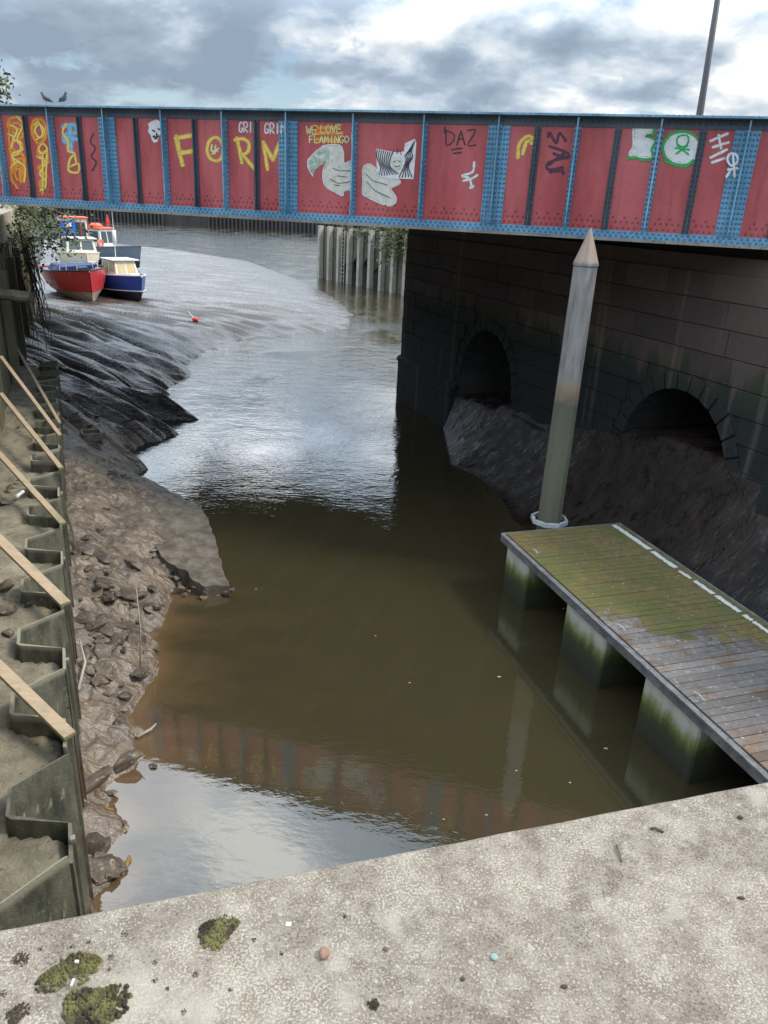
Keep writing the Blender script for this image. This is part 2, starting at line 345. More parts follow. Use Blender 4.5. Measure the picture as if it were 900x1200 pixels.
def m_pile(t, p, pos):
    z = zof(t, pos); n = noise(t, mapping(t, pos, scale=(1, 1, .2)), 7, 7, .65); n2 = noise(t, pos, 5, 6, .65)
    k = math_(t, 'ADD', z, math_(t, 'MULTIPLY', math_(t, 'SUBTRACT', n2, .5), .5))
    k = math_(t, 'DIVIDE', k, 8.)
    up = mixc(t, ramp(t, n, [(.35, 0.), (.6, 1.)]), (.16, .145, .14), (.33, .31, .30))
    c = ramp(t, k, [(.0, (.12, .12, .08)), (.26, (.15, .15, .10)), (.33, (.14, .14, .10)), (.455, (.10, .10, .075)), (.47, (.22, .15, .10)), (.50, (.29, .22, .165)), (.53, (.28, .26, .24))])
    f = maprange(t, k, .50, .54); c = mixc(t, f, c, up); c = mixc(t, math_(t, 'MULTIPLY', n, .4), c, (.08, .08, .06))
    tt = maprange(t, z, 6.25, 6.28); c = mixc(t, tt, c, mixc(t, n, (.26, .17, .12), (.42, .33, .27)))
    setc(t, p, c); bump(t, p, n, .012)
M_PILE = mat('weathered_pile', m_pile, .8)
def m_leaf(name, a, b_):
    return mat(name, lambda t, p, pos: (setc(t, p, mixc(t, noise(t, pos, 2.5, 5, .7), a, b_))), .6)
M_LEAF = m_leaf('grey_green_leaves', (.025, .035, .008), (.13, .15, .045)); M_BARK = weathered('bark', (.05, .04, .03), (.12, .1, .08), sc=8)
M_MOSS = mat('moss', lambda t, p, pos: (setc(t, p, mixc(t, ramp(t, noise(t, pos, 22, 5, .65), [(.42, 0.), (.6, 1.)]), (.035, .024, .014), (.15, .135, .045))), bump(t, p, noise(t, pos, 300, 4, .7), .003)), .95)
M_BROWNMOSS = mat('dark_lichen', lambda t, p, pos: (setc(t, p, mixc(t, noise(t, pos, 60, 5, .65), (.02, .015, .01), (.10, .075, .045))), bump(t, p, noise(t, pos, 300, 4, .7), .002)), .95)
B_RED = plain('glossy_red_hull', (.42, .025, .028), .35, .35); B_BLUE = plain('royal_blue_hull', (.018, .065, .28), .35, .35); B_WHITE = plain('boat_white', (.66, .65, .61), .45, .35)
B_CREAM = plain('aged_cream', (.62, .56, .42), .5, .3); B_GREY = plain('slate_grey_hull', (.14, .19, .24), .45, .4); B_TEAL = plain('teal_paint', (.10, .34, .40), .4, .2)
B_ORANGE = plain('orange_red_paint', (.72, .13, .05), .45, .15); B_BLACK = plain('black_rubber', (.02, .02, .025), .5, .1); B_GLASS = plain('tinted_glass', (.05, .07, .08), .08, .0)
B_TAN = plain('tan_curtain_glass', (.45, .33, .14), .3, .2); B_KEEL = plain('weedy_keel', (.30, .26, .20), .6, .4); B_NAVY = plain('navy_canvas', (.02, .05, .14), .7, .2); B_ROPE = plain('rope', (.38, .34, .27), .9, .3)
B_DBLUE = plain('bright_blue_panel', (.01, .10, .50), .4, .1)
M_BRED = plain('buoy_red', (.7, .03, .02), .4, .1)

# ------------------------------------------------------------------ frames of reference
LD = Vector((math.sin(math.radians(-23.4)), math.cos(math.radians(-23.4)), 0)); LN = Vector((-LD.y, LD.x, 0))
LO = at(79, 876, 2.2); LO.z = 0
def L(u, v, z=0.): return LO + LD*u + LN*v + Vector((0, 0, z))       # left bank frame: u along, v landward
RD = Vector((math.sin(math.radians(158)), math.cos(math.radians(158)), 0)); RN = Vector((-RD.y, RD.x, 0))
RC = at(468, 465); RC.z = 0
def Rw(s, t, z=0.): return RC + RD*s + RN*t + Vector((0, 0, z))      # right wall frame: s towards camera, t landward
K = 1.032
BD = Vector((math.sin(math.radians(106.353)), math.cos(math.radians(106.353)), 0)); BN = Vector((-BD.y, BD.x, 0))
BP = .6858*K; BO = Vector((0, 15.5*K, 0)) + BD*(-2.3278*K); ZT = 7+1.6546*K; ZB = 7-.3214*K
Zv = Vector((0, 0, 1))
def B(s, w_, z): return BO + BD*(s*BP) + BN*w_ + Zv*z                # bridge frame: s in stiffener pitches, w away from camera

# ------------------------------------------------------------------ water and mud
shore_px = [(113, 1085), (117, 1058), (133, 985), (148, 970), (118, 928), (150, 904), (172, 890), (166, 876), (157, 841), (180, 799), (189, 778), (176, 743), (190, 729), (205, 690), (225, 640), (232, 600), (200, 580), (168, 562), (165, 543), (167, 523), (197, 508), (187, 498), (243, 484), (195, 476), (175, 470), (203, 453), (217, 430), (213, 422), (240, 412), (267, 402), (305, 396), (399, 385), (412, 368), (388, 347), (345, 326), (290, 306), (200, 292), (112, 284)]
shore = [L(-9, -.15)] + [at(x, y) for x, y in shore_px]
PL = np.array([[p.x, p.y] for p in shore])
PLc = np.vstack([PL, [[-90, 118], [-60, -10]]])
def sdist(P, line, closed):
    d = np.full(len(P), 1e9)
    for a, b in zip(line[:-1], line[1:]):
        ab = b-a; t = np.clip(((P-a)@ab)/(ab@ab), 0, 1); q = a+t[:, None]*ab; d = np.minimum(d, np.hypot(*(P-q).T))
    ins = np.zeros(len(P), bool); n = len(closed)
    for i in range(n):
        a, b = closed[i], closed[(i+1) % n]
        c = ((a[1] > P[:, 1]) != (b[1] > P[:, 1])) & (P[:, 0] < (b[0]-a[0])*(P[:, 1]-a[1])/(b[1]-a[1]+1e-12)+a[0]); ins ^= c
    return np.where(ins, d, -d)
ld = np.array([LD.x, LD.y]); ln = np.array([LN.x, LN.y]); lo = np.array([LO.x, LO.y])
fl = at(240, 485)-at(70, 425, 1.2); fl = np.array([fl.x, fl.y]); fl /= np.hypot(*fl); fp = np.array([-fl[1], fl[0]])
def mudz(P):
    d = sdist(P, PL, PLc); q = P-lo; u = q@ld; v = q@ln
    kk = P@fp; aa = P@fl; d = d+np.clip((u-10)/6, 0, 1)*np.clip((60-u)/20, 0, 1)*((fbm(kk*1.6, aa*.35, 3)-.5)*1.6)*np.clip(1.6-np.abs(d)/3, 0, 1)+np.clip((14-u)/3, 0, 1)*(fbm(P[:, 0]*4, P[:, 1]*4, 4)-.5)*.28*np.clip(1.3-np.abs(d), 0, 1)
    wallv = np.where(u > 17.2, 1.15, 0.); dw = np.maximum(wallv-v, 0.)
    zw = np.interp(u, [-9, 0, 2.6, 6, 9, 14, 20, 30, 45, 70, 120], [.03, .10, .32, .72, 1.0, 1.35, 1.7, 1.75, 1.0, .6, .5])
    di = np.maximum(d, 0); z = zw*(di/(di+dw+.02))**.75
    k = P@fp; a = P@fl
    gul = 1-sabs(2*fbm(k*1.15+2.4*fbm(k*.3, a*.25, 2), a*.17, 3)-1)
    gm = np.clip((u-13)/5, 0, 1)*np.clip((52-u)/16, 0, 1)
    edge = np.clip(di/1.2, 0, 1)
    z = z+gm*edge*(gul-.78)*1.45*(.35+.65*np.clip(z, 0, 1.2))
    gul2 = 1-sabs(2*fbm(k*2.2, a*.3, 2)-1); z = z+gm*np.clip(di/.6, 0, 1)*(gul2-.7)*.2
    nm = np.clip((15-u)/4, 0, 1); z = z+nm*np.clip(di/.25, 0, 1)*((fbm(P[:, 0]*2.2, P[:, 1]*2.2, 5)-.5)*.30+(.35-np.abs(fbm(P[:, 0]*4+5, P[:, 1]*4, 4)-.5))*.16+(fbm(k*6, a*1.6, 3)-.5)*.10)
    fm = np.clip((u-40)/10, 0, 1); z = z+fm*np.clip(di/2, 0, 1)*((fbm(P[:, 0]*.25, P[:, 1]*.6, 4)-.5)*.35)
    z = np.where(d > 0, np.maximum(z, .012), np.maximum(d*.3, -.5))
    return z
def grid_mesh(name, xs_of, us, zf, m, frame, skip=None):
    rows = len(us); cols = len(xs_of(us[0])); P = np.array([frame(u, v) for u in us for v in xs_of(u)]); z = zf(P)
    f = []
    for i in range(rows-1):
        for j in range(cols-1):
            a = i*cols+j; q = (a, a+1, a+cols+1, a+cols)
            if max(z[list(q)]) < -.15: continue
            f.append(q)
    me = bpy.data.meshes.new(name); me.from_pydata(np.column_stack([P, z]).tolist(), [], f); me.materials.append(m)
    bm = bmesh.new(); bm.from_mesh(me); bmesh.ops.delete(bm, geom=[v for v in bm.verts if not v.link_faces], context='VERTS'); bmesh.ops.recalc_face_normals(bm, faces=bm.faces); bm.to_mesh(me); bm.free()
    if me.polygons[0].normal.z < 0: me.flip_normals()
    me.polygons.foreach_set('use_smooth', [True]*len(me.polygons)); return link(name, me)
us = [-4.]
while us[-1] < 118: us.append(us[-1]+max(.045, .0026*(us[-1]+5)))
def xs(u):
    w_ = 3.2 if u < 0 else 3.6+np.interp(u, [0, 10, 20, 40, 60, 118], [0, 1.5, 6, 18, 30, 60]); return np.linspace(1.3, -w_, 300)
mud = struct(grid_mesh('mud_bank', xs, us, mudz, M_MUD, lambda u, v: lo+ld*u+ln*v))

# right foreshore
rs_px = [(505, 468), (520, 500), (529, 545), (556, 556), (580, 575), (592, 592), (602, 610)]
rsh = [Rw(2.2, .3)]+[at(x, y) for x, y in rs_px]+[Vector((4.35, 14.2, 0)), Vector((4.9, 12.4, 0)), Vector((5.9, 9.2, 0)), Vector((7.4, 4, 0)), Vector((9, -2, 0))]
PR = np.array([[p.x, p.y] for p in rsh]); PRc = np.vstack([PR, [[30, -2], [30, 40], [3, 40]]])
rc = np.array([RC.x, RC.y]); rd = np.array([RD.x, RD.y]); rn = np.array([RN.x, RN.y])
def mudr(P):
    d = sdist(P, PR, PRc); q = P-rc; s = q@rd; t = q@rn; dw = np.maximum(-t, 0); di = np.maximum(d, 0)
    zw = np.interp(s, [2.2, 3.4, 7, 11, 15, 17.6, 24, 34], [.3, 1.15, 1.5, 2.1, 2.8, 2.8, 2.8, 2.8])
    z = zw*(di/(di+dw+.02))**np.interp(s, [3, 8, 13], [.9, 1.3, 1.9])
    k = P@np.array([.45, .89]); a = P@np.array([.89, -.45])
    g = 1-np.abs(2*fbm(k*2.3, a*.55, 4)-1); z = z+np.clip(di/.4, 0, 1)*(g-.72)*.34*np.clip((15-s)/6, .08, 1)+np.clip(di/.4, 0, 1)*(fbm(P[:, 0]*3, P[:, 1]*3, 3)-.5)*.05
    return np.where(d > 0, np.maximum(z, .012), np.maximum(d*.4, -.5))
struct(grid_mesh('mud_foreshore', lambda s: np.linspace(5.5, -5.2, 150), np.arange(2.0, 33, .085), mudr, M_MUD2, lambda s, t: rc+rd*s+rn*t))

# water sheet (finer where the shallows show)
gx = np.unique(np.concatenate([np.linspace(-900, -60, 8), np.linspace(-60, -8, 14), np.arange(-8, 1, .12), np.linspace(1, 60, 12), np.linspace(60, 900, 8)]))
gy = np.unique(np.concatenate([[-40., -10], np.arange(3, 19, .12), np.linspace(19, 60, 12), np.linspace(60, 240, 8)]))
gp = np.array([[x, y] for y in gy for x in gx]); dl = sdist(gp, PL, PLc)
dep = np.maximum(-dl, 0); nz = fbm(gp[:, 0]*1.1, gp[:, 1]*2.6, 4)
shal = np.exp(-dep/(.12+1.1*nz**2))*np.clip((16.5-gp[:, 1])/3, 0, 1)*np.clip(1.4-np.abs(gp[:, 1]-9.5)/6, 0.25, 1)
me = bpy.data.meshes.new('water'); nc = len(gx)
me.from_pydata(np.column_stack([gp, np.zeros(len(gp))]).tolist(), [], [(i*nc+j, i*nc+j+1, (i+1)*nc+j+1, (i+1)*nc+j) for i in range(len(gy)-1) for j in range(nc-1)])
me.materials.append(M_WATER); at_ = me.attributes.new('shallow', 'FLOAT', 'POINT'); at_.data.foreach_set('value', shal.astype('f'))
struct(link('water', me))
# riverbed and far land
MB().box((0, 300, -2.5), (1900, 1300, 1)).build('riverbed', M_DARK)['kind'] = 'structure'
q0 = at(96, 257); q1 = at(373, 273); qd = (q1-q0).normalized(); qn = Vector((-qd.y, qd.x, 0))
M_FARLAND = weathered('far_bank_ground', (.06, .07, .04), (.12, .12, .08), sc=.05)
mb = MB(); a = q0-qd*250+qn*.8; b = q1+qd*600+qn*.8; mb.prism([a+Zv*-2, b+Zv*-2, b+qn*1200+Zv*-2, a+qn*1200+Zv*-2], (0, 0, 5.1)); struct(mb.build('far_bank', M_FARLAND))

# ------------------------------------------------------------------ far quay, sheet piled
M_FARQ = weathered('dark_far_piling', (.03, .029, .028), (.06, .054, .048), sc=.6, streak=True)
fq = thing('quay_wall', 'long dark piled quay wall on the far side of the river', 'quay wall', q0)
inv = Matrix.Translation(-q0)
def rel(mb, o): 
    k = o.location; mb.v = [tuple(Vector(v)-k) for v in mb.v]; return mb
mb = MB(); mb.prism([q0-qd*150, q1+qd*250, q1+qd*250+qn*.9, q0-qd*150+qn*.9], (0, 0, 3.3)); rel(mb, fq).build('wall_face', M_FARQ, fq)
mb = MB(); mb.prism([q0-qd*150-qn*.5+Zv*3.3, q1+qd*250-qn*.5+Zv*3.3, q1+qd*250+qn*3+Zv*3.3, q0-qd*150+qn*3+Zv*3.3], (0, 0, .4)); rel(mb, fq).build('coping', M_FARLAND, fq)
mb = MB(); mb.box(Vector((0, -.35, 1.5)), (.55, .6, 3.4))
pm = mb.build('fender_pile', M_FARQ, fq); ang = math.atan2(qd.y, qd.x)
pm.rotation_euler = (0, 0, ang); pm.location = qd*(-20)
for k in range(1, 120):
    if 40 < k < 52: continue
    c = pm.copy(); COL.objects.link(c); c.parent = fq; c.location = qd*(-20+k*1.1)+Zv*random.uniform(-.5, 0)

# ------------------------------------------------------------------ mid-distance piled jetty
jA = at(375, 326); jB = at(474, 346); jd = (jB-jA).normalized(); jn = Vector((-jd.y, jd.x, 0)); jl = (jB-jA).length
M_JETTY = weathered('stained_jetty_concrete', (.05, .048, .035), (.15, .13, .095), (.04, .05, .02), sc=.9, streak=True)
M_JPOST = weathered('pale_post', (.28, .25, .20), (.40, .37, .30), sc=1.5)
jt = thing('jetty', 'old river jetty of grey panels between upright posts beyond the bridge', 'jetty', jA)
JT = 4.9
def J(u, v, z): return jd*u+jn*v+Zv*z
npan = 8; pw = jl/npan*1.0
for i in range(npan+1):
    x0 = i*pw; mb = MB(); hole = .0 if i not in (2, 3, 4, 5) else (1.6 if i in (2, 5) else 2.2)
    pts = [J(x0, .3, hole-.3), J(x0+pw*.5, .3, hole+(.5 if hole else -.3)), J(x0+pw, .3, (hole*.8)-.3), J(x0+pw, .3, JT), J(x0, .3, JT)]
    mb.prism(pts, jn*.25).build('panel', M_JETTY, jt)
    MB().box(J(x0, 0, JT/2-.1), (.38, .45, JT+.5), (jd, jn, Zv)).build('post', M_JPOST, jt)
MB().prism([J(-.3, .8, -.5), J(jl+8, .8, -.5), J(jl+8, 14, -.5), J(-.3, 14, -.5)], (0, 0, JT+.4)).build('core', M_DARK, jt)
MB().prism([J(-.35, .25, -.5), J(-.35, 9, -.5), J(-.15, 9, -.5), J(-.15, .25, -.5)], (0, 0, JT+.5)).build('end_wall', M_JETTY, jt)
mb = MB()
for sx in (-.25, .25): mb.box(J(pw*2.45+sx, -.1, 2.2), (.07, .07, 5.2), (jd, jn, Zv))
for k in range(14): mb.box(J(pw*2.45, -.1, -.1+k*.36), (.5, .05, .05), (jd, jn, Zv))
mb.build('ladder', M_JPOST, jt)

# ------------------------------------------------------------------ foliage
def leaves(c, rad, n, size, seed, zsq=1., clump=14):
    rg = random.Random(seed); vs = []; fs = []
    cs = []
    for k in range(clump):
        while True:
            p = Vector((rg.uniform(-1, 1), rg.uniform(-1, 1), rg.uniform(-1, 1)))
            if p.length < 1: break
        cs.append(Vector(c)+Vector((p.x*rad[0], p.y*rad[1], p.z*rad[2])))
    for i in range(n):
        k = cs[int(rg.random()**1.3*len(cs))]; r = min(rad)*.45
        p = k+Vector((rg.gauss(0, r), rg.gauss(0, r), rg.gauss(0, r)*zsq)); a = Vector((rg.uniform(-1, 1), rg.uniform(-1, 1), rg.uniform(-1, .6))).normalized()
        b_ = a.cross(Vector((rg.uniform(-1, 1), rg.uniform(-1, 1), rg.uniform(-1, 1)))).normalized(); s = size*rg.uniform(.6, 1.4)
        o = len(vs); vs += [p, p+a*s*.5+b_*s*.28, p+a*s, p+a*s*.5-b_*s*.28]; fs.append((o, o+1, o+2, o+3))
    m = MB(); m.add(vs, fs); return m
def shrub(name, label, c, rad, n, size, seed, root, cat='shrub', group=None):
    t = thing(name, label, cat, root, 0, group); m = leaves(c, rad, n, size, seed); rel(m, t).build('foliage', M_LEAF, t, fix=False)
    mb = MB(); rg = random.Random(seed+1); c = Vector(c); root = Vector(root)
    for k in range(9):
        e = c+Vector((rg.uniform(-1, 1)*rad[0], rg.uniform(-1, 1)*rad[1], rg.uniform(-.8, .9)*rad[2])); mid = (root+e)/2+Vector((0, 0, .25*rad[2]))
        mb.tube([root+Vector((rg.uniform(-.1, .1), rg.uniform(-.1, .1), 0)), mid, e], [.06, .035, .012], 5)
    rel(mb, t).build('branches', M_BARK, t); return t
shrub('shrub', 'leafy green shrub overhanging the right end of the old jetty, beside the stone wall', jA+J(jl*.98, 2, JT-.5), (2.6, 2.2, 2.1), 5200, .33, 5, jA+J(jl*.98, 1.5, JT))
shrub('shrub', 'low yellowish weeds growing on top of the old jetty', jA+J(jl*.55, 1.4, JT+.2), (3.5, 1.2, .6), 1500, .26, 9, jA+J(jl*.5, 1.4, JT), 'plant')

# ------------------------------------------------------------------ right stone wall with two culverts
rw = thing('quay_wall', 'tall sandstone wall coloured dark for the shade under the bridge with two arched culverts', 'wall', RC)
arches = [(6.85, 1.68, 1.95, 1.72), (15.2, 1.62, 2.05, 1.75)]   # centre s, half width, spring z, rise
def arch_top(s):
    for c, hw, z0, r in arches:
        if abs(s-c) < hw: return z0+r*math.sqrt(max(0, 1-((s-c)/hw)**2))
    return None
RWT = 6.45; SE = 20.0; bw, bh = 1.28, .5
rows = int(RWT/bh)+1
jit = random.Random(4)
Rloc = lambda s, t, z: Rw(s, t, z)-RC
for r in range(rows):
    z0 = -.35+r*bh; z1 = min(z0+bh, RWT); s = -.64*(r % 2)*.98
    while s < SE:
        a0 = max(s, 0.); a1 = min(s+bw*jit.uniform(.85, 1.15), SE); s = a1
        if a1-a0 < .25: continue
        # trim against arches
        segs = [(a0, a1)]
        for c, hw, zs, rise in arches:
            zz = min(z0+.12, z1)
            if zz > zs+rise+.36: continue
            wv = (hw+.36)*(math.sqrt(max(0, 1-(max(zz-zs, 0)/(rise+.36))**2)))
            ns = []
            for x0, x1 in segs:
                if x1 <= c-wv or x0 >= c+wv: ns.append((x0, x1))
                else:
                    if x0 < c-wv: ns.append((x0, c-wv))
                    if x1 > c+wv: ns.append((c+wv, x1))
            segs = ns
        for x0, x1 in segs:
            if x1-x0 < .12: continue
            out = jit.uniform(.045, .065)+(.10 if z1 <= 1.7 else 0)
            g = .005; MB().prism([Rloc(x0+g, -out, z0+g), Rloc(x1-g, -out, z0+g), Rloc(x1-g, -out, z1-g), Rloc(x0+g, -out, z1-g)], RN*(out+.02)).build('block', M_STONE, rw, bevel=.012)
# voussoirs
for c, hw, z0, rise in arches:
    nv = 15
    for k in range(nv):
        pts = []
        for ang, q in ((PI*k/nv+.012, 0), (PI*(k+1)/nv-.012, 0), (PI*(k+1)/nv-.012, .34), (PI*k/nv+.012, .34)):
            pts.append(Rloc(c+(hw+q)*math.cos(ang), -.05, z0+(rise+q)*math.sin(ang)))
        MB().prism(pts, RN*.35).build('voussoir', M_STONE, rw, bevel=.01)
# backing face built in columns so the arch mouths stay open, with a barrel behind each
mb = MB(); xsn = sorted(set([0, SE+14]+[c+hw*math.cos(PI*k/24) for c, hw, _, _ in arches for k in range(25)]))
for x0, x1 in zip(xsn[:-1], xsn[1:]):
    m_ = (x0+x1)/2; inside = arch_top(m_) is not None
    if inside:
        for c, hw, z0, r in arches:
            if abs(m_-c) < hw: za, zb = [z0+r*math.sqrt(max(0, 1-((x-c)/hw)**2)) for x in (x0, x1)]
    else: za = zb = -1
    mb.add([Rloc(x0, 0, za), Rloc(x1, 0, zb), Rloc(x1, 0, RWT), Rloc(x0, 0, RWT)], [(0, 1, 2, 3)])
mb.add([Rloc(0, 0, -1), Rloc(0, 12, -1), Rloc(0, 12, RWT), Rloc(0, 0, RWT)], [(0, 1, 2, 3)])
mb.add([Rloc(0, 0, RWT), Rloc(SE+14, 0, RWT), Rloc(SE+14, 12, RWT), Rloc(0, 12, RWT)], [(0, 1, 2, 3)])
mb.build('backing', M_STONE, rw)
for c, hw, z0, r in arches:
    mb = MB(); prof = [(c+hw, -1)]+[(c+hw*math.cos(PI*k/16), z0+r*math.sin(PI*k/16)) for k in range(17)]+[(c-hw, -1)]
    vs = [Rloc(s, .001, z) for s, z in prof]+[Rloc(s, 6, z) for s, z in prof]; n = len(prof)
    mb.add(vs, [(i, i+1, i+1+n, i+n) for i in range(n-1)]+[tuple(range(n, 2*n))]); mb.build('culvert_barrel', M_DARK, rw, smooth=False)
# pilaster, drip stained
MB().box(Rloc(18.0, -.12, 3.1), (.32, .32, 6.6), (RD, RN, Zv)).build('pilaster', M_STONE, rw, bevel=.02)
# ledge course
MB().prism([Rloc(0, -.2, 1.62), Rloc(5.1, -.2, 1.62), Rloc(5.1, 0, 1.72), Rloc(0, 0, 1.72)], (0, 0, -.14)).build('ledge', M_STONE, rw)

# ------------------------------------------------------------------ left quay wall with timber boards
lw = thing('quay_wall', 'high stained quay wall with upright boards along the left edge', 'wall', L(0, 1.15))
def LL(u, v, z): return LD*u+LN*v+Zv*z
mb = MB(); mb.prism([LL(-12, .12, -1), LL(46, .12, -1), LL(46, 3.4, -1), LL(-12, 3.4, -1)], (0, 0, 7.15)); mb.build('wall_core', M_LWALL, lw)
uu = -4.; jit = random.Random(8)
while uu < 30:
    wd = jit.uniform(.26, .36); zt = jit.uniform(4.6, 4.9) if uu < 14 else jit.uniform(5.0, 5.4); th = jit.uniform(.07, .12)
    if jit.random() > .04: MB().prism([LL(uu+.012, .118, .2), LL(uu+wd-.012, .118, .2), LL(uu+wd-.012, .118-th, .2), LL(uu+.012, .118-th, .2)], (0, 0, zt-.2)).build('board', M_LWALL, lw)
    uu += wd
for k in range(9): MB().prism([LL(-2+k*4.6, .0, 0), LL(-1.7+k*4.6, .0, 0), LL(-1.7+k*4.6, -.22, 0), LL(-2+k*4.6, -.22, 0)], (0, 0, 5.0)).build('post', M_LWALL, lw) if k > 3 else None
MB().prism([LL(-12, -.08, 6.15), LL(13.2, -.08, 6.15), LL(13.2, 1.2, 6.15), LL(-12, 1.2, 6.15)], (0, 0, .22)).build('coping', M_LEDGE, lw, bevel=.03)
tag(MB().tube([L(15.2, 1.1, 4.55), L(14.9, .35, 4.5)], .14, 10).build('pipe', M_LEDGE), 'short stubby pipe end sticking out of the left quay wall', 'pipe')

# ------------------------------------------------------------------ sheet pile wall and infill
sw = thing('sheet_pile_wall', 'zigzag green steel sheet pile wall standing between ledge and muddy bank', 'sheet piling', L(0, 0))
PER = 1.345; u00 = -1.35-2*PER
prof = [(-.0, 0), (.44, 0), (.68, .44), (.70, .48), (1.04, .48), (1.06, .44), (PER, .0)]
def pan_mesh(zt):
    mb = MB(); n = len(prof); t = .03
    o = [LL(a, b, -1.2) for a, b in prof]; inn = [LL(a+(.012 if i < 2 else (-.03 if i in(2,) else (-.0))), b+t, -1.2) for i, (a, b) in enumerate(prof)]
    vs = o+inn; vs2 = [v+Zv*(zt+1.2) for v in vs]; mb.add(vs+vs2, [])
    N2 = 2*n; f = []
    for i in range(n-1): f += [(i, i+1, i+1+N2, i+N2), (i+n+1, i+n, i+n+N2, i+n+1+N2), (i+N2, i+1+N2, i+1+n+N2, i+n+N2)]
    f += [(0, n, n+N2, N2), (n-1, 2*n-1, 2*n-1+N2, n-1+N2)]
    mb.f = f; return mb
first = pan_mesh(2.2).build('sheet_pile', M_SHEET, sw); first.location = LD*u00
jit = random.Random(2)
for k in range(1, 17):
    c = first.copy(); COL.objects.link(c); c.parent = sw; c.location = LD*(u00+PER*k)+Zv*jit.uniform(-.07, .03)+LN*jit.uniform(-.015, .015)
# clutch strips on flat faces
cm = MB(); cm.box(LL(.22, -.02, .5), (.05, .035, 3.38), (LD, LN, Zv)); c0 = cm.build('clutch', M_SHEET, sw); c0.location = LD*u00
for k in range(1, 17):
    c = c0.copy(); COL.objects.link(c); c.parent = sw; c.location = LD*(u00+PER*k)
# ledge surface following the pans
def ledge_frame(u, v): return lo+ld*u+ln*v
lu = np.arange(-4.5, 18.5, .07); lv = np.linspace(.0, 1.2, 34)
lp = np.array([ledge_frame(u, v) for u in lu for v in lv]); uq = np.repeat(lu, len(lv)); vq = np.tile(lv, len(lu))
ph = (uq-u00) % PER; pv = np.interp(ph, [p[0] for p in prof], [p[1] for p in prof]); 
lz = 1.98+.10*(fbm(uq*1.3, vq*1.3, 4)-.5)*2+.03*fbm(uq*9, vq*9, 3)-np.where(vq < pv+.02, .28, 0)+ .10*np.clip((vq-.6)*1.5, 0, 1)*fbm(uq*.7+5, vq, 2)
lz = lz-.13*np.clip(1-np.abs(vq-pv-.03)/.06, 0, 1)*(fbm(uq*5+9, vq*5, 2) > .45)
nvv = len(lv); me = bpy.data.meshes.new('ledge')
fs = []
for i in range(len(lu)-1):
    for j in range(nvv-1):
        q = (i*nvv+j, i*nvv+j+1, (i+1)*nvv+j+1, (i+1)*nvv+j)
        if min(vq[a]-pv[a] for a in q) > -.06: fs.append(q)
me.from_pydata(np.column_stack([lp, lz]).tolist(), [], fs); me.materials.append(M_LEDGE)
bm = bmesh.new(); bm.from_mesh(me); bmesh.ops.delete(bm, geom=[v for v in bm.verts if not v.link_faces], context='VERTS'); bmesh.ops.recalc_face_normals(bm, faces=bm.faces); bm.to_mesh(me); bm.free()
if me.polygons[0].normal.z < 0: me.flip_normals()
me.polygons.foreach_set('use_smooth', [True]*len(me.polygons)); struct(link('ledge', me))

# struts: (end on sheet piles u, wall end u, v, z)
struts = [(11.1, 17.5, 1.08, 3.0, 'thin pale timber strut farthest along the sheet piles, near the bridge shade'),
          (10.1, 13.2, 1.1, 3.35, 'second timber strut from the far end, green and lichened'),
          (7.95, 11.6, 1.08, 2.85, 'pale timber strut crossing above the third sheet pile bay'),
          (5.28, 8.3, .97, 2.5, 'straight pinkish timber strut in the middle of the row, ending green at the piles'),
          (2.67, 4.1, .73, 2.6, 'wide timber strut with mossy green lower end beside the round boulder'),
          (.05, 1.05, .58, 2.5, 'nearest and broadest timber strut, pale with a green tip on the steel')]
for i, (ue, uw, vw, zw, lab) in enumerate(struts):
    a = L(ue, -.03, 2.25+.015); b = L(uw, vw, zw); d = (b-a); 
    if i >= 3: b = a+d*(1.12, 1.45, 1.7)[i-3]
    d = (b-a); ln_ = d.length; X = d.normalized(); Y = Zv.cross(X).normalized(); Z = X.cross(Y)
    wdt = (.07, .08, .09, .10, .135, .125)[i]
    tag(MB().box((a+b)/2+Zv*.02, (ln_, wdt, .045), (X, Y, Z)).build('timber_strut', M_PLANK, bevel=.004), lab, 'timber', 'timber struts between wall and sheet piles')

# ------------------------------------------------------------------ rocks
def rock_mesh(seed, flat=.6, n=16):
    rg = random.Random(seed); bm = bmesh.new()
    for i in range(n):
        p = Vector((rg.uniform(-1, 1), rg.uniform(-1, 1), rg.uniform(-1, 1)));
        if p.length > 1: p.normalize()
        p *= .5; p.z *= flat; p.x *= rg.uniform(.9, 1.2); bm.verts.new(p)
    r = bmesh.ops.convex_hull(bm, input=bm.verts[:]); bmesh.ops.delete(bm, geom=[g for g in r['geom_interior'] if isinstance(g, bmesh.types.BMVert)], context='VERTS')
    bmesh.ops.bevel(bm, geom=bm.edges[:], offset=.03, segments=1, affect='EDGES'); bmesh.ops.triangulate(bm, faces=bm.faces[:])
    bmesh.ops.subdivide_edges(bm, edges=bm.edges[:], cuts=1, use_grid_fill=True)
    for v in bm.verts: v.co += Vector((rg.gauss(0, .008), rg.gauss(0, .008), rg.gauss(0, .008)))
    me = bpy.data.meshes.new('rock'); bm.to_mesh(me); bm.free(); me.materials.append(M_ROCK); return me
RM = [rock_mesh(i, .45+.1*(i % 4)) for i in range(10)]
jit = random.Random(21)
def place_rock(p, size, label, group=None, name='rock', sink=.15, sc=(1, 1, 1)):
    o = link(name, RM[jit.randrange(10)]); s = size
    o.scale = (s*sc[0], s*sc[1], s*sc[2]); o.rotation_euler = (jit.uniform(-.4, .4), jit.uniform(-.4, .4), jit.uniform(0, 6.28)); o.location = p+Zv*(s*.2-s*sink); return tag(o, label, 'rock', group)
def mz(p): return float(mudz(np.array([[p.x, p.y]]))[0])
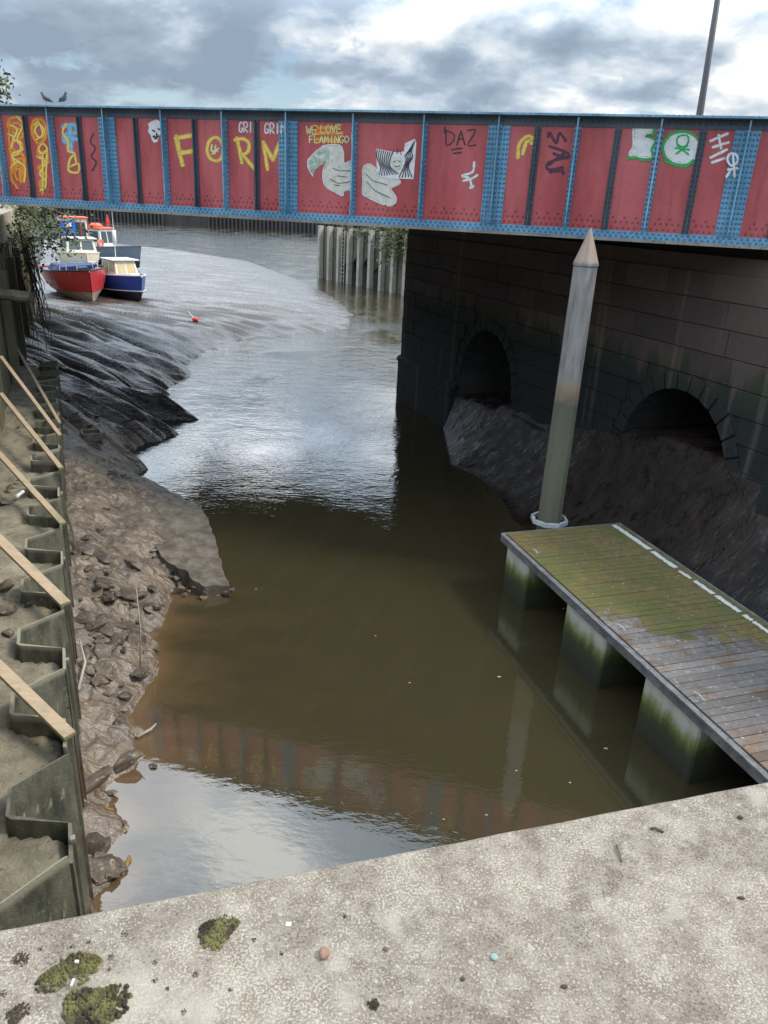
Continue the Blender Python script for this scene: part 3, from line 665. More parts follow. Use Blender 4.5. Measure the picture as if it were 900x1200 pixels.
def onmud(px, py):
    z = .3
    for _ in range(8): p = at(px, py, z); z = .5*z+.5*max(mz(p), 0)
    p.z = z; return p
named = [((102, 728), .42, 'large weed covered boulder on the mud just right of the sheet piles'), ((128, 812), .2, 'pale angular stone low on the bank near the water'),
         ((141, 804), .16, 'small crusty stone below the pale angular one'), ((118, 620), .17, 'pale lone lump on the smooth upper mud'), ((105, 650), .3, 'squat block half sunk in mud below the timber struts'),
         ((120, 765), .38, 'dark split rock under the weed covered boulder'), ((140, 750), .3, 'pale topped angular rock in the middle of the rubble'), ((145, 832), .26, 'dark wedge shaped rock at the foot of the rubble'),
         ((180, 898), .14, 'small dark rock at the water edge by the murky inlet')]
for (x, y), s, lab in named: place_rock(onmud(x, y), s, lab)
for k in range(150):
    u = jit.uniform(.3, 7.5); v = -jit.uniform(.08, 1.35)*(.7 if u < 2 else 1); p = L(u, v); z = mz(p)
    if z < .015: continue
    p.z = z; s = jit.choice((.1, .14, .2, .28, .36, .46))*jit.uniform(.8, 1.2); place_rock(p, s, ('small' if s < .17 else 'middling' if s < .27 else 'large')+' muddy stone in the left rubble, '+('close against the sheet piles' if v > -.4 else 'at the water edge' if z < .12 else 'midway down the slope')+(', nearest bay' if u < 2.2 else ', middle bays' if u < 4.5 else ', by the slab'), 'rubble stones on the left bank', sc=(1.3, .8, .75))
for k in range(44):
    u = jit.uniform(7.5, 17); v = -jit.uniform(.1, 1.6); p = L(u, v); p.z = mz(p)
    if p.z < .05: continue
    place_rock(p, jit.choice((.1, .14, .22)), 'small dark stone on the upper mud slope', 'stones on the upper mud slope', sc=(1.3, .9, .6))
# stones on the ledge
for (x, y), s, lab in [((34, 709), .16, 'round grey boulder on the ledge beside the green tipped strut'), ((10, 716), .26, 'angular pale stone left of the round boulder on the ledge'), ((8, 743), .2, 'mossy wedge stone lowest on the ledge at the frame edge'),
                       ((12, 572), .2, 'pale stone block on the ledge at the left edge'), ((20, 562), .13, 'small pale stone behind the block on the ledge'), ((6, 590), .22, 'flat stone chunk on the ledge near the wall'),
                       ((8, 688), .3, 'broken slab chunk on the ledge beside the wide strut'), ((22, 500), .1, 'little dark stone on the far ledge'), ((30, 492), .09, 'tiny dark stone close to the far ledge stone')]:
    p = at(x, y, 2.05); place_rock(p, s, lab)
MBt = MB(); a = at(18, 583, 2.1); b = at(27, 576, 2.1); tag(MBt.tube([a, b], .03, 10).build('tube', B_WHITE), 'small white tube lying on the ledge', 'litter')

# the broken slab reaching into the water
spx = [(268, 688, .10), (262, 668, .13), (254, 640, .17), (246, 615, .2), (236, 594, .22), (200, 575, .36), (165, 562, .55), (150, 590, .62), (150, 615, .62), (178, 630, .45), (186, 648, .4), (197, 660, .33), (212, 668, .28), (225, 680, .22), (240, 687, .16)]
top = [at(x, y, z+(.06 if z < .3 else -.04)) for x, y, z in spx]; c = sum(top, Vector())/len(top)
bm = bmesh.new(); tv = [bm.verts.new(p) for p in top]; ft = bm.faces.new(tv)
ext = bmesh.ops.extrude_face_region(bm, geom=[ft]); 
for v in [g for g in ext['geom'] if isinstance(g, bmesh.types.BMVert)]: v.co.z -= .34
bmesh.ops.triangulate(bm, faces=bm.faces[:])
for _ in range(4): bmesh.ops.subdivide_edges(bm, edges=[e for e in bm.edges if e.calc_length() > .14], cuts=1, use_grid_fill=False); bmesh.ops.triangulate(bm, faces=[f for f in bm.faces if len(f.verts) > 3])
bmesh.ops.recalc_face_normals(bm, faces=bm.faces)
P = np.array([[v.co.x, v.co.y] for v in bm.verts]); nn = fbm(P@fp*5, P@fl*1.3, 4); n3 = fbm(P[:, 0]*7, P[:, 1]*7, 4)
for v, a, b in zip(bm.verts, nn, n3): v.co.z += (a-.5)*.13+(b-.5)*.09; v.co.x += (b-.5)*.12; v.co.y += (a-.5)*.10
me = bpy.data.meshes.new('concrete_slab'); bm.to_mesh(me); bm.free(); me.materials.append(M_SLAB)
sl_ = link('concrete_slab', me); tag(sl_, 'large broken concrete slab jutting from the mud into the water', 'slab')
for k in range(26):
    t = k/25; e = top[9:]+[top[0]]; i = min(int(t*(len(e)-1)), len(e)-2); p = e[i].lerp(e[i+1], t*(len(e)-1)-i); p = p+Vector((jit.uniform(-.1, .12), jit.uniform(-.16, .04), 0)); p.z = jit.uniform(-.02, .16)
    place_rock(p, jit.uniform(.09, .2), 'crumbled lump fallen along the broken edge of the slab', 'lumps along the broken slab edge')

# sticks and odds on the bank
def stick(p, q, r, lab, m=M_BARK, bend=.03, name='stick'):
    p = Vector(p); q = Vector(q); mid = (p+q)/2+Vector((bend, bend*.5, 0)); return tag(MB().tube([p, mid, q], [r, r*.85, r*.5], 6).build(name, m, smooth=True), lab, 'stick')
a = onmud(164, 785); stick(a-Zv*.05, a+Vector((0, .15, 1.35)), .012, 'tall thin upright cane standing in the mud in front of the slab', M_JPOST)
a = onmud(178, 800); stick(a-Zv*.05, a+Vector((.0, .05, .32)), .009, 'short upright cane right of the tall one', M_JPOST)
stick(onmud(92, 812)+Zv*.05, onmud(95, 765)+Zv*.25, .022, 'pale bent branch leaning on the base of the sheet piles', M_JPOST, .08)
stick(at(160, 864, .04), at(183, 848, .05), .025, 'grey waterlogged branch at the water edge below the rubble', M_JPOST, .05)
a = onmud(80, 615); stick(onmud(88, 645), onmud(80, 615)+Zv*.2, .02, 'dark stick against the foot of the sheet piles', M_BARK)
a = onmud(108, 514); rzb = .5; bx = thing('crate', 'open square crate frame half buried in the dark mud slope', 'crate', a, rzb)
for (c, s) in (((0, .22, .1), (.5, .05, .2)), ((0, -.22, .1), (.5, .05, .2)), ((.24, 0, .1), (.05, .39, .2)), ((-.24, 0, .1), (.05, .39, .2))): MB().box(c, s).build('side_board', M_ROCK, bx)
# red float on mud
a = onmud(229, 378); rf = thing('float', 'small red float with white stick lying on the open mud flat', 'float', a)
bm = bmesh.new(); bmesh.ops.create_uvsphere(bm, u_segments=12, v_segments=8, radius=.15); bmesh.ops.scale(bm, vec=(1.2, .9, .8), verts=bm.verts); me = bpy.data.meshes.new('float_body'); bm.to_mesh(me); bm.free(); me.materials.append(M_BRED)
o = link('float_body', me, rf, (0, 0, .12)); MB().tube([(-.1, 0, .2), (-.42, 0, .55)], .035, 6).build('stick', B_WHITE, rf)
# river buoy
a = at(126, 260); rb = thing('river_buoy', 'red channel marker buoy floating far out on the river', 'buoy', a)
rb.scale = (.5, .5, .5); MB().tube([(0, 0, -.3), (0, 0, .7)], 1.0, 14).build('float_base', M_BRED, rb); MB().tube([(0, 0, .7), (0, 0, 3.0)], [.75, .3], 10).build('tower', M_BRED, rb); MB().box((0, 0, 3.3), (.5, .5, .6)).build('lantern', B_ORANGE, rb)

# ------------------------------------------------------------------ bridge
br = thing('girder_bridge', 'red and blue riveted plate girder bridge covered in graffiti', 'bridge', BO)
def BL(s, w_, z): return BD*(s*BP)+BN*w_+Zv*z
S0, S1 = -19, 24
# kinds by index
spl = {-18, -12, -6, 0, 6, 12, 18, 24}; gone = {1, 3, 5}
def kind(i):
    if i in spl: return 'splice'
    if i in gone: return None
    if i in (2, 4): return 'light'
    return 'light' if i % 2 == 0 else 'dark'
edges = [i for i in range(S0, S1+1) if kind(i)]
for a, b in zip(edges[:-1], edges[1:]):
    MB().prism([BL(a+.002, 0, ZB+.02), BL(b-.002, 0, ZB+.02), BL(b-.002, 0, ZT-.05), BL(a+.002, 0, ZT-.05)], BN*.012).build('web_panel', M_RED, br)
riv = {'b': [], 'r': [], 'n': []}
def rivet(k, s, w_, z, n=None): riv[k].append((BL(s, w_, z), n or -BN))
Ls = S1-S0
def strip(z0, z1, out, m, name): MB().prism([BL(S0, -out, z0), BL(S1, -out, z0), BL(S1, -out, z1), BL(S0, -out, z1)], BN*(out-.001)).build(name, m, br)
strip(ZB+.02, ZB+.15, .018, M_BLUE, 'bottom_angle'); strip(ZT-.20, ZT-.04, .018, M_NAVY, 'top_angle')  # navy on the top angle paints in the shade below the flange
MB().prism([BL(S0, -.20, ZT-.04), BL(S1, -.20, ZT-.04), BL(S1, .2, ZT-.04), BL(S0, .2, ZT-.04)], (0, 0, .035)).build('top_flange', M_FLANGE, br)
MB().prism([BL(S0, -.20, ZB-.03), BL(S1, -.20, ZB-.03), BL(S1, .2, ZB-.03), BL(S0, .2, ZB-.03)], (0, 0, .048)).build('bottom_flange', M_BASE, br)
for i in edges:
    k = kind(i)
    if k == 'splice':
        MB().prism([BL(i-.29, -.030, ZB+.155), BL(i+.29, -.030, ZB+.155), BL(i+.29, -.030, ZT-.205), BL(i-.29, -.030, ZT-.205)], BN*.029).build('splice_plate', M_BLUE, br)
        for dx in (-.25, -.16, .16, .25):
            for q in range(20): rivet('b', i+dx, -.030, ZB+.2+q*.083)
    mt = M_NAVY if k == 'dark' else M_BLUE; hw = .075 if k != 'dark' else .085; dp = .15 if k != 'dark' else .10
    base = .032 if k == 'splice' else .014
    MB().prism([BL(i-hw, -base-.014, ZB+.153), BL(i+hw, -base-.014, ZB+.153), BL(i+hw, -base-.014, ZT-.203), BL(i-hw, -base-.014, ZT-.203)], BN*.013).build('stiffener_angle', mt, br)
    # outstanding leg with a flared foot
    leg = [BL(i, -base-.014, ZB+.16), BL(i, -(.19 if k != 'dark' else .15), ZB+.16), BL(i, -(.19 if k != 'dark' else .14), ZB+.22), BL(i, -dp, ZB+.42), BL(i, -dp, ZT-.21), BL(i, -base-.014, ZT-.21)]
    MB().prism([p-BD*.006 for p in leg], BD*.012).build('stiffener_leg', mt, br)
    if k != 'dark':
        MB().prism([BL(i-.018, -dp-.010, ZB+.42), BL(i+.018, -dp-.010, ZB+.42), BL(i+.018, -dp-.010, ZT-.06), BL(i-.018, -dp-.010, ZT-.06)], BN*.009).build('stiffener_edge', M_FLANGE, br)
    for q in range(20):
        for dx in ((-.055, .055) if k != 'dark' else (-.06, .06)): rivet('n' if k == 'dark' else 'b', i+dx, -base-.014, ZB+.2+q*.083)
n = int(Ls*BP/.1)
for q in range(n):
    s = S0+(q+.5)*.1/BP; rivet('b', s, -.018, ZB+.055); rivet('b', s+.05/BP, -.018, ZB+.115)
    if kind(round(s)) is None or abs(s-round(s)) > .13:
        if not (kind(round(s)) == 'splice' and abs(s-round(s)) < .31):
            rivet('r', s, -.0, ZB+.20); rivet('r', s+.05/BP, -.0, ZB+.30); 
            if q % 2: rivet('r', s, -.0, ZB+.38)
    rivet('n', s, -.018, ZT-.12)
def rivets(lst, m, r=.019):
    vs = []; fs = []
    for p, nrm in lst:
        u = Zv if abs(nrm.z) < .5 else BN; r_ = nrm.cross(u); o = len(vs)
        for rr, hh in ((r, 0), (r*.62, r*.55)):
            for k in range(6): vs.append(p+(u*math.cos(k*PI/3)+r_*math.sin(k*PI/3))*rr+nrm*hh)
        for k in range(6): fs.append((o+k, o+(k+1) % 6, o+6+(k+1) % 6, o+6+k))
        fs.append(tuple(o+6+k for k in range(6)))
    mb = MB(); mb.add(vs, fs); return stuff(mb.build('rivets', m, br))
rivets(riv['b'], M_RIVET, .024); rivets(riv['r'], M_RIVR, .022); rivets(riv['n'], M_NAVY)
tl = []
for q in range(int(Ls*BP/.09)):
    for ww in (-.15, -.06): tl.append((BL(S0+q*.09/BP, ww, ZT-.005), Zv))
rivets(tl, M_FLANGE, .022)
# deck, cross girders, far girder
BW = 18.5
MB().prism([BL(S0, .22, ZB+.55), BL(S1, .22, ZB+.55), BL(S1, BW-.3, ZB+.55), BL(S0, BW-.3, ZB+.55)], (0, 0, .35)).build('deck', M_DARK, br)
for i in range(S0+1, S1, 3):
    MB().prism([BL(i-.2, .25, ZB+.04), BL(i+.2, .25, ZB+.04), BL(i+.2, BW-.3, ZB+.04), BL(i-.2, BW-.3, ZB+.04)], (0, 0, .505)).build('cross_girder', M_NAVY, br)
MB().prism([BL(S0, BW, ZB-.1), BL(S1, BW, ZB-.1), BL(S1, BW+.08, ZB-.1), BL(S0, BW+.08, ZB-.1)], (0, 0, ZT-ZB+.1)).build('far_girder', M_NAVY, br)
MB().prism([BL(S0, BW-.2, ZT), BL(S1, BW-.2, ZT), BL(S1, BW+.25, ZT), BL(S0, BW+.25, ZT)], (0, 0, .03)).build('far_flange', M_FLANGE, br)
# right bearing shelf
MB().prism([Rw(0, .3, RWT+.004)-BO, Rw(19, .3, RWT+.004)-BO, Rw(19, 6, RWT+.004)-BO, Rw(0, 6, RWT+.004)-BO], (0, 0, ZB+.03-RWT)).build('bearing_shelf', M_DARK, br)

# ------------------------------------------------------------------ graffiti: thin paint films on the web
G_LAYER = [0]
def gp_(px, py, off):
    P = BO-BN*off; q = onplane(px, py, P, BN); return q-BO
def c1(x, y): return (x/3, 80+y/3)
def c2(x, y): return (240+x/3, 100+y/3)
def c3(x, y): return (480+x*.46667, 110+y*.46667)
def smooth(pts, n=5, closed=False):
    if len(pts) < 3: return pts
    out = []; m = len(pts)
    for i in range(m-(0 if closed else 1)):
        g = (lambda j: pts[j % m]) if closed else (lambda j: pts[max(0, min(m-1, j))])
        p0, p1, p2, p3 = g(i-1), g(i), g(i+1), g(i+2)
        for k in range(n):
            t = k/n; out.append(tuple(.5*((2*p1[a])+(-p0[a]+p2[a])*t+(2*p0[a]-5*p1[a]+4*p2[a]-p3[a])*t*t+(-p0[a]+3*p1[a]-3*p2[a]+p3[a])*t**3) for a in (0, 1)))
    out.append(pts[0] if closed else pts[-1]); return out
def graffiti(label, strokes, m, wd, conv, off=None, fill=None):
    """strokes: lists of crop points; wd in crop px (full width)"""
    mb = MB(); rg = random.Random(len(strokes)*7+int(wd))
    lay = .0035
    sc = 1/3 if conv is not c3 else .46667
    o_ = (off or lay)
    core = []
    for st in strokes:
        cl = st[0] == 'o'; st = st[1:] if st[0] in ('o', 's', 'l') else st
        pts = [conv(*p) for p in st]
        if cl or len(pts) > 3: pts = smooth(pts, 5, cl)
        else: pts = [tuple(a+(b-a)*k/4 for a, b in zip(p, q)) for p, q in zip(pts[:-1], pts[1:]) for k in range(4)]+[pts[-1]]
        hw = wd*sc/2*1.45; vs = []; n = len(pts)
        for i, p in enumerate(pts):
            a = pts[max(0, i-1)]; b = pts[min(n-1, i+1)]; dx, dy = b[0]-a[0], b[1]-a[1]; l = math.hypot(dx, dy) or 1; nx, ny = -dy/l, dx/l
            h = hw*rg.uniform(.85, 1.15); vs += [gp_(p[0]+nx*h, p[1]+ny*h, o_), gp_(p[0], p[1], o_), gp_(p[0]-nx*h, p[1]-ny*h, o_)]; core += [0, 1, 0]
        mb.add(vs, [f for i in range(n-1) for f in ((3*i, 3*i+1, 3*i+4, 3*i+3), (3*i+1, 3*i+2, 3*i+5, 3*i+4))]); o_ += .0002
        if not cl:
            for e in (pts[0], pts[-1]):
                mb.add([gp_(e[0]+hw*math.cos(k*PI/5), e[1]+hw*math.sin(k*PI/5), o_) for k in range(10)]+[gp_(e[0], e[1], o_)], [(k, (k+1) % 10, 10) for k in range(10)]); core += [0]*10+[1]; o_ += .0002
    if fill:
        for k, pl in enumerate(fill):
            pts = [conv(*p) for p in pl]
            mb.add([gp_(*p, (off or lay)-.001) for p in pts], [tuple(range(len(pts)))]); core += [1.]*len(pts)
    g = mb.build('graffiti', m, br, fix=False); at_c = g.data.attributes.new('core', 'FLOAT', 'POINT'); at_c.data.foreach_set('value', core); g['label'] = label; return g
L2, L3, L4 = .0075, .0105, .0135
# left panels: looping yellow and orange scrawl
graffiti('yellow and orange looping scrawl on the first panel', [['s', (70, 172), (35, 178), (30, 210), (70, 215), (78, 240), (45, 262), (35, 290), (75, 300), (85, 330), (50, 345), (40, 385), (60, 420)], ['s', (45, 325), (80, 318), (85, 355), (75, 400)], ['s', (50, 360), (70, 352), (72, 395)]], G_OR, 11, c1)
graffiti('yellow highlight lines over the first scrawl', [['s', (60, 170), (80, 200), (60, 250), (80, 285), (45, 300), (50, 330)], ['s', (38, 350), (60, 330), (88, 350), (85, 400)], ['s', (28, 230), (48, 240), (40, 280)]], G_YEL, 7, c1, L2)
graffiti('yellow and orange looping scrawl on the second panel', [['s', (145, 180), (118, 185), (113, 225), (135, 265), (160, 240), (160, 200), (145, 180)], ['s', (140, 265), (135, 300), (165, 330), (135, 350), (165, 380), (140, 400), (150, 440)], ['s', (140, 300), (165, 290), (170, 330)]], G_OR, 11, c1)
graffiti('yellow highlight lines over the second scrawl', [['s', (120, 200), (135, 190), (150, 230), (130, 250)], ['s', (150, 300), (150, 430)], ['s', (165, 300), (160, 420)]], G_YEL, 7, c1, L2)
graffiti('more orange loops filling the first panel', [['o', (55, 190), (40, 215), (60, 232), (78, 210)], ['o', (60, 250), (42, 275), (62, 292), (80, 270)], ['s', (34, 180), (32, 250), (40, 320), (38, 380)], ['o', (68, 340), (52, 360), (62, 392), (80, 370)]], G_OR, 8, c1)
graffiti('more yellow loops on the second panel', [['o', (138, 195), (122, 220), (140, 245), (156, 222)], ['o', (150, 265), (136, 285), (150, 300), (166, 284)], ['s', (130, 310), (160, 330), (140, 370), (162, 400), (142, 430)], ['s', (38, 200), (60, 215), (50, 250), (72, 262), (66, 300), (40, 310), (70, 330)]], G_YEL, 7, c1, .0055)
graffiti('light blue blob lettering', [['s', (222, 205), (262, 200), (268, 225), (228, 235), (232, 262), (262, 250)], ['s', (245, 210), (250, 290)], ['s', (225, 240), (270, 250)]], G_CY, 16, c1)
graffiti('yellow squiggle below the blue letters', [['s', (232, 195), (220, 225), (238, 255), (240, 290), (262, 300), (246, 320), (242, 360), (275, 365), (275, 335), (250, 345)], ['s', (262, 300), (268, 330)]], G_YEL, 8, c1, L2)
graffiti('faint purple vertical writing', [['s', (328, 230), (318, 260), (335, 280), (322, 310), (338, 330), (325, 360)]], G_PU, 6, c1)
# skull
graffiti('small white skull', [], G_WH, 4, c1, None, [[(520, 195), (532, 187), (548, 180), (562, 186), (571, 205), (568, 226), (560, 240), (554, 258), (542, 262), (534, 252), (530, 236), (520, 222), (524, 208)]])
graffiti('black eye sockets and teeth of the skull', [['s', (536, 218), (544, 222)], ['s', (556, 212), (561, 216)], ['s', (550, 229), (552, 233)], ['s', (538, 240), (548, 243), (558, 238)], ['l', (543, 237), (544, 248)], ['l', (550, 237), (551, 248)]], G_BK, 5, c1, L2)
# FORM
graffiti('yellow letter F', [['l', (620, 240), (628, 285), (642, 340)], ['l', (618, 246), (675, 236)], ['l', (630, 298), (678, 292)]], G_YEL, 15, c1)
graffiti('yellow letter O with a small figure inside', [['o', (755, 243), (735, 258), (728, 290), (740, 318), (765, 325), (782, 308), (784, 272), (772, 250)]], G_YEL, 12, c1)
graffiti('small yellow figure inside the letter O', [['l', (745, 270), (742, 290), (765, 292)], ['l', (758, 272), (755, 300)], ['l', (745, 302), (768, 282)]], G_PALE, 6, c1)
graffiti('yellow letter R', [['s', (112, 185), (122, 225), (130, 272)], ['s', (106, 192), (135, 188), (155, 205), (150, 235), (125, 245)], ['l', (130, 240), (180, 300)]], G_YEL, 12, c2)
graffiti('yellow letter M', [['l', (220, 295), (206, 200)], ['l', (206, 200), (240, 262)], ['l', (240, 262), (263, 200)], ['l', (263, 200), (268, 272)]], G_YEL, 13, c2)
# GRIM GRIM
def grim(x0, y0, k=1.):
    q = lambda *p: ['l']+[(x0+a*k, y0+b*k) for a, b in p]
    return [q((22, 4), (8, 2), (2, 16), (6, 34), (20, 36), (20, 22), (12, 22)), q((28, 38), (27, 4)), q((27, 6), (42, 6), (42, 20), (29, 22)), q((32, 22), (46, 38)), q((53, 6), (54, 38)), q((60, 40), (60, 8), (66, 24))]
# WE LOVE FLAMINGO!
graffiti('orange spray behind the pale lettering', [['l', (400, 150), (470, 148)], ['l', (390, 168), (480, 168)], ['l', (395, 190), (470, 196)]], G_OR, 17, c2)
def glyphs(word, x, y, w_, h, sp_):
    Gd = {'W': [[(0, 0), (.25, 1), (.5, .3), (.75, 1), (1, 0)]], 'E': [[(1, 0), (0, 0), (0, 1), (1, 1)], [(0, .5), (.8, .5)]], 'L': [[(0, 0), (0, 1), (1, 1)]], 'O': [[(.5, 0), (0, .3), (0, .7), (.5, 1), (1, .7), (1, .3), (.5, 0)]],
          'V': [[(0, 0), (.5, 1), (1, 0)]], 'F': [[(1, 0), (0, 0), (0, 1)], [(0, .5), (.8, .5)]], 'A': [[(0, 1), (.5, 0), (1, 1)], [(.25, .6), (.75, .6)]], 'M': [[(0, 1), (.1, 0), (.5, .6), (.9, 0), (1, 1)]], 'I': [[(.5, 0), (.5, 1)]],
          'N': [[(0, 1), (0, 0), (1, 1), (1, 0)]], 'G': [[(1, .1), (.4, 0), (0, .4), (.1, .9), (.6, 1), (1, .7), (.6, .6)]], '!': [[(.5, -.5), (.5, .7)], [(.5, .95), (.5, 1.1)]], 'D': [[(0, 0), (0, 1), (.8, .8), (1, .3), (0, 0)]],
          'Z': [[(0, 0), (1, 0), (0, 1), (1, 1)]], 'R': [[(0, 1), (0, 0), (.9, .1), (.8, .5), (0, .5), (1, 1)]], 'K': [[(0, 0), (0, 1)], [(1, 0), (0, .5), (1, 1)]], 'C': [[(1, .1), (.3, 0), (0, .5), (.3, 1), (1, .9)]], 'H': [[(0, 0), (0, 1)], [(1, 0), (1, 1)], [(0, .5), (1, .5)]],
          'Y': [[(0, 0), (.5, .5), (1, 0)], [(.5, .5), (.5, 1)]]}
    out = []
    for ch in word:
        if ch != ' ':
            for st in Gd[ch]: out.append(['l']+[(x+a*w_, y+b*h) for a, b in st])
        x += sp_
    return out
graffiti('white word GRIM, first time', glyphs('GRIM', 121, 130, 12, 34, 17), G_WH, 5, c2)
graffiti('white letters GRI, second time', glyphs('GRI', 211, 134, 13, 34, 19), G_WH, 5, c2)
graffiti('white letter M running onto the blue plate', glyphs('M', 268, 134, 15, 36, 19), G_WH, 5, c2, .0345)
graffiti('pale yellow words WE LOVE', glyphs('WE', 357, 143, 17, 28, 22)+glyphs('LOVE', 408, 140, 14, 28, 19), G_PALE, 4, c2, L2)
graffiti('pale yellow word FLAMINGO with exclamation mark', glyphs('FLAMINGO!', 368, 178, 13, 24, 17.8), G_PALE, 4, c2, L2)
# flamingo, interrupted by the stiffener
body = [(380, 300), (366, 288), (362, 265), (375, 250), (395, 232), (415, 214), (440, 210), (470, 212), (486, 230), (488, 262), (490, 275), (522, 272), (522, 362), (500, 368), (488, 374), (484, 388), (462, 376), (432, 362), (418, 340), (416, 310), (428, 285), (432, 262), (415, 272), (398, 285), (385, 298), (377, 320)]
tail = [(556, 292), (570, 278), (592, 285), (608, 310), (640, 328), (682, 334), (684, 346), (655, 362), (660, 378), (672, 392), (668, 414), (650, 424), (610, 412), (585, 396), (556, 384), (556, 340)]
graffiti('cream body and neck of a painted flamingo', [['o']+body], G_CREAM, 5, c2, .0045, [body])
graffiti('mint green head of the flamingo', [['s', (400, 240), (428, 228), (430, 255), (400, 268), (385, 255)], ['s', (372, 270), (395, 262), (395, 285), (372, 295)]], G_MINT, 12, c2, L2)
graffiti('cream tail of the painted flamingo', [['o']+tail], G_CREAM, 5, c2, .0045, [tail])
graffiti('pale outline strokes of the flamingo body', [['s', (380, 318), (362, 285), (372, 252), (405, 222), (450, 208), (482, 218), (490, 272), (524, 272)], ['s', (432, 262), (416, 300), (420, 345), (450, 370), (484, 388), (490, 368), (522, 362)]], G_WH, 3.5, c2, L3)
graffiti('pale outline strokes of the flamingo tail', [['s', (556, 290), (575, 276), (600, 290), (615, 318), (684, 334), (655, 362), (672, 392), (664, 418), (610, 412), (556, 384)], ['s', (560, 350), (600, 362), (640, 385)]], G_WH, 3.5, c2, L3)
graffiti('dark feather strokes', [['s', (450, 290), (470, 300), (510, 300)], ['s', (440, 330), (470, 345), (510, 338)], ['s', (465, 318), (500, 322)], ['s', (455, 350), (475, 352)]], G_PU, 2.2, c2, L4)
graffiti('dark feather strokes on the tail', [['s', (565, 310), (590, 335), (640, 350)], ['s', (570, 340), (600, 372), (650, 395)]], G_PU, 2.2, c2, L4)
# paste-up poster with zebra lines
graffiti('white paste-up poster with ragged top', [], G_WH, 4, c2, .0045, [[(602, 222), (650, 232), (680, 236), (700, 232), (704, 204), (738, 188), (744, 200), (734, 330), (680, 328), (606, 318)]])
zs = []
for k in range(8):
    o = k*7.5; zs.append(['s', (606+o, 226+k*1.5), (604+o*.9, 246+k*2), (610+o*.75, 268+k), (618+o*.7, 290), (612+o*1.3, 318-k)])
for k in range(5):
    o = k*8; zs.append(['s', (738-o*.3, 196+o), (724-o*.6, 222+o*.7), (730-o*.7, 250+o*.3), (716-o*.5, 285), (728-o*1.4, 322)])
graffiti('black wavy lines of the poster', zs, G_BK, 3.2, c2, L2)
graffiti('pale blot with a few marks in the middle of the poster', [], G_CREAM, 4, c2, L3+.004, [[(655, 262), (662, 250), (684, 248), (694, 262), (690, 285), (676, 298), (660, 288)]])
graffiti('marks on the blot and spikes above it', [['l', (664, 268), (671, 266)], ['l', (680, 266), (687, 268)], ['s', (668, 284), (676, 286), (684, 283)], ['l', (658, 244), (664, 228)], ['l', (676, 240), (676, 222)], ['l', (690, 244), (688, 230)]], G_BK, 2.6, c2, L4+.004)
# DAZ
graffiti('black tag reading DAZ with underline', glyphs('DAZ', 92, 92, 20, 36, 27)+[['l', (106, 140), (132, 136)], ['l', (110, 149), (130, 147)], ['s', (90, 84), (86, 96), (92, 100)]], G_BK, 3.5, c3)
graffiti('white zigzag scribble below the black tag', [['l', (162, 172), (158, 196), (132, 206), (150, 212), (156, 236)], ['l', (136, 218), (158, 212), (170, 204)], ['l', (152, 236), (160, 232)]], G_WH, 6, c3)
graffiti('yellow spray arch', [['s', (272, 160), (276, 125), (298, 106), (316, 118), (306, 124)], ['s', (284, 150), (292, 122), (306, 114)]], G_YEL, 9, c3)
graffiti('dark purple tag of tall letters', [['l', (348, 108), (352, 98), (368, 124), (376, 98), (392, 118)], ['s', (352, 132), (392, 146), (398, 160), (362, 150)], ['s', (386, 150), (362, 168), (350, 178)], ['s', (394, 160), (350, 172), (348, 190), (384, 184)], ['s', (352, 196), (384, 192), (386, 200)]], G_PU, 6.5, c3)
# green and white throw-ups
tf = [(566, 82), (614, 82), (612, 96), (592, 100), (590, 112), (612, 118), (608, 156), (572, 158), (552, 152), (562, 130)]
graffiti('white block letter fill', [['o']+tf], G_WH, 5, c3, .0045, [tf])
graffiti('green outline round the block letter', [['s', (616, 84), (612, 100), (604, 106), (596, 104), (618, 118), (608, 140), (612, 160), (590, 166), (566, 160), (548, 162)]], G_GN, 7, c3, L2)
cf = [(684+44*math.cos(a)*1.0, 134+40*math.sin(a)) for a in [2*PI*k/20 for k in range(20)]]
graffiti('white round throw-up fill', [['o']+cf], G_WH, 5, c3, .0045, [cf])
graffiti('green outline round the circle', [['o']+[(684+48*math.cos(2*PI*k/14), 137+43*math.sin(2*PI*k/14)) for k in range(14)], ['s', (642, 168), (662, 176), (690, 182), (712, 168)]], G_GN, 7, c3, L2)
graffiti('green face mark inside the circle', [['o', (684, 104), (672, 112), (674, 128), (690, 132), (700, 120), (698, 106)], ['s', (672, 130), (700, 152)], ['s', (698, 130), (670, 150)], ['l', (668, 136), (702, 140)]], G_GN, 4.5, c3, L2)
graffiti('white letters HORA and scribble', [['l', (756, 118), (798, 100)], ['l', (762, 134), (800, 122)], ['l', (776, 104), (782, 136)], ['l', (756, 160), (796, 140)], ['l', (760, 172), (790, 162)]], G_WH, 7, c3)
graffiti('white scribble running over the blue splice plate', [['o', (806, 150), (798, 165), (808, 180), (822, 172), (822, 155)], ['l', (800, 190), (826, 186)], ['l', (812, 150), (816, 208)], ['l', (796, 208), (806, 192)]], G_WH, 6, c3, .05)

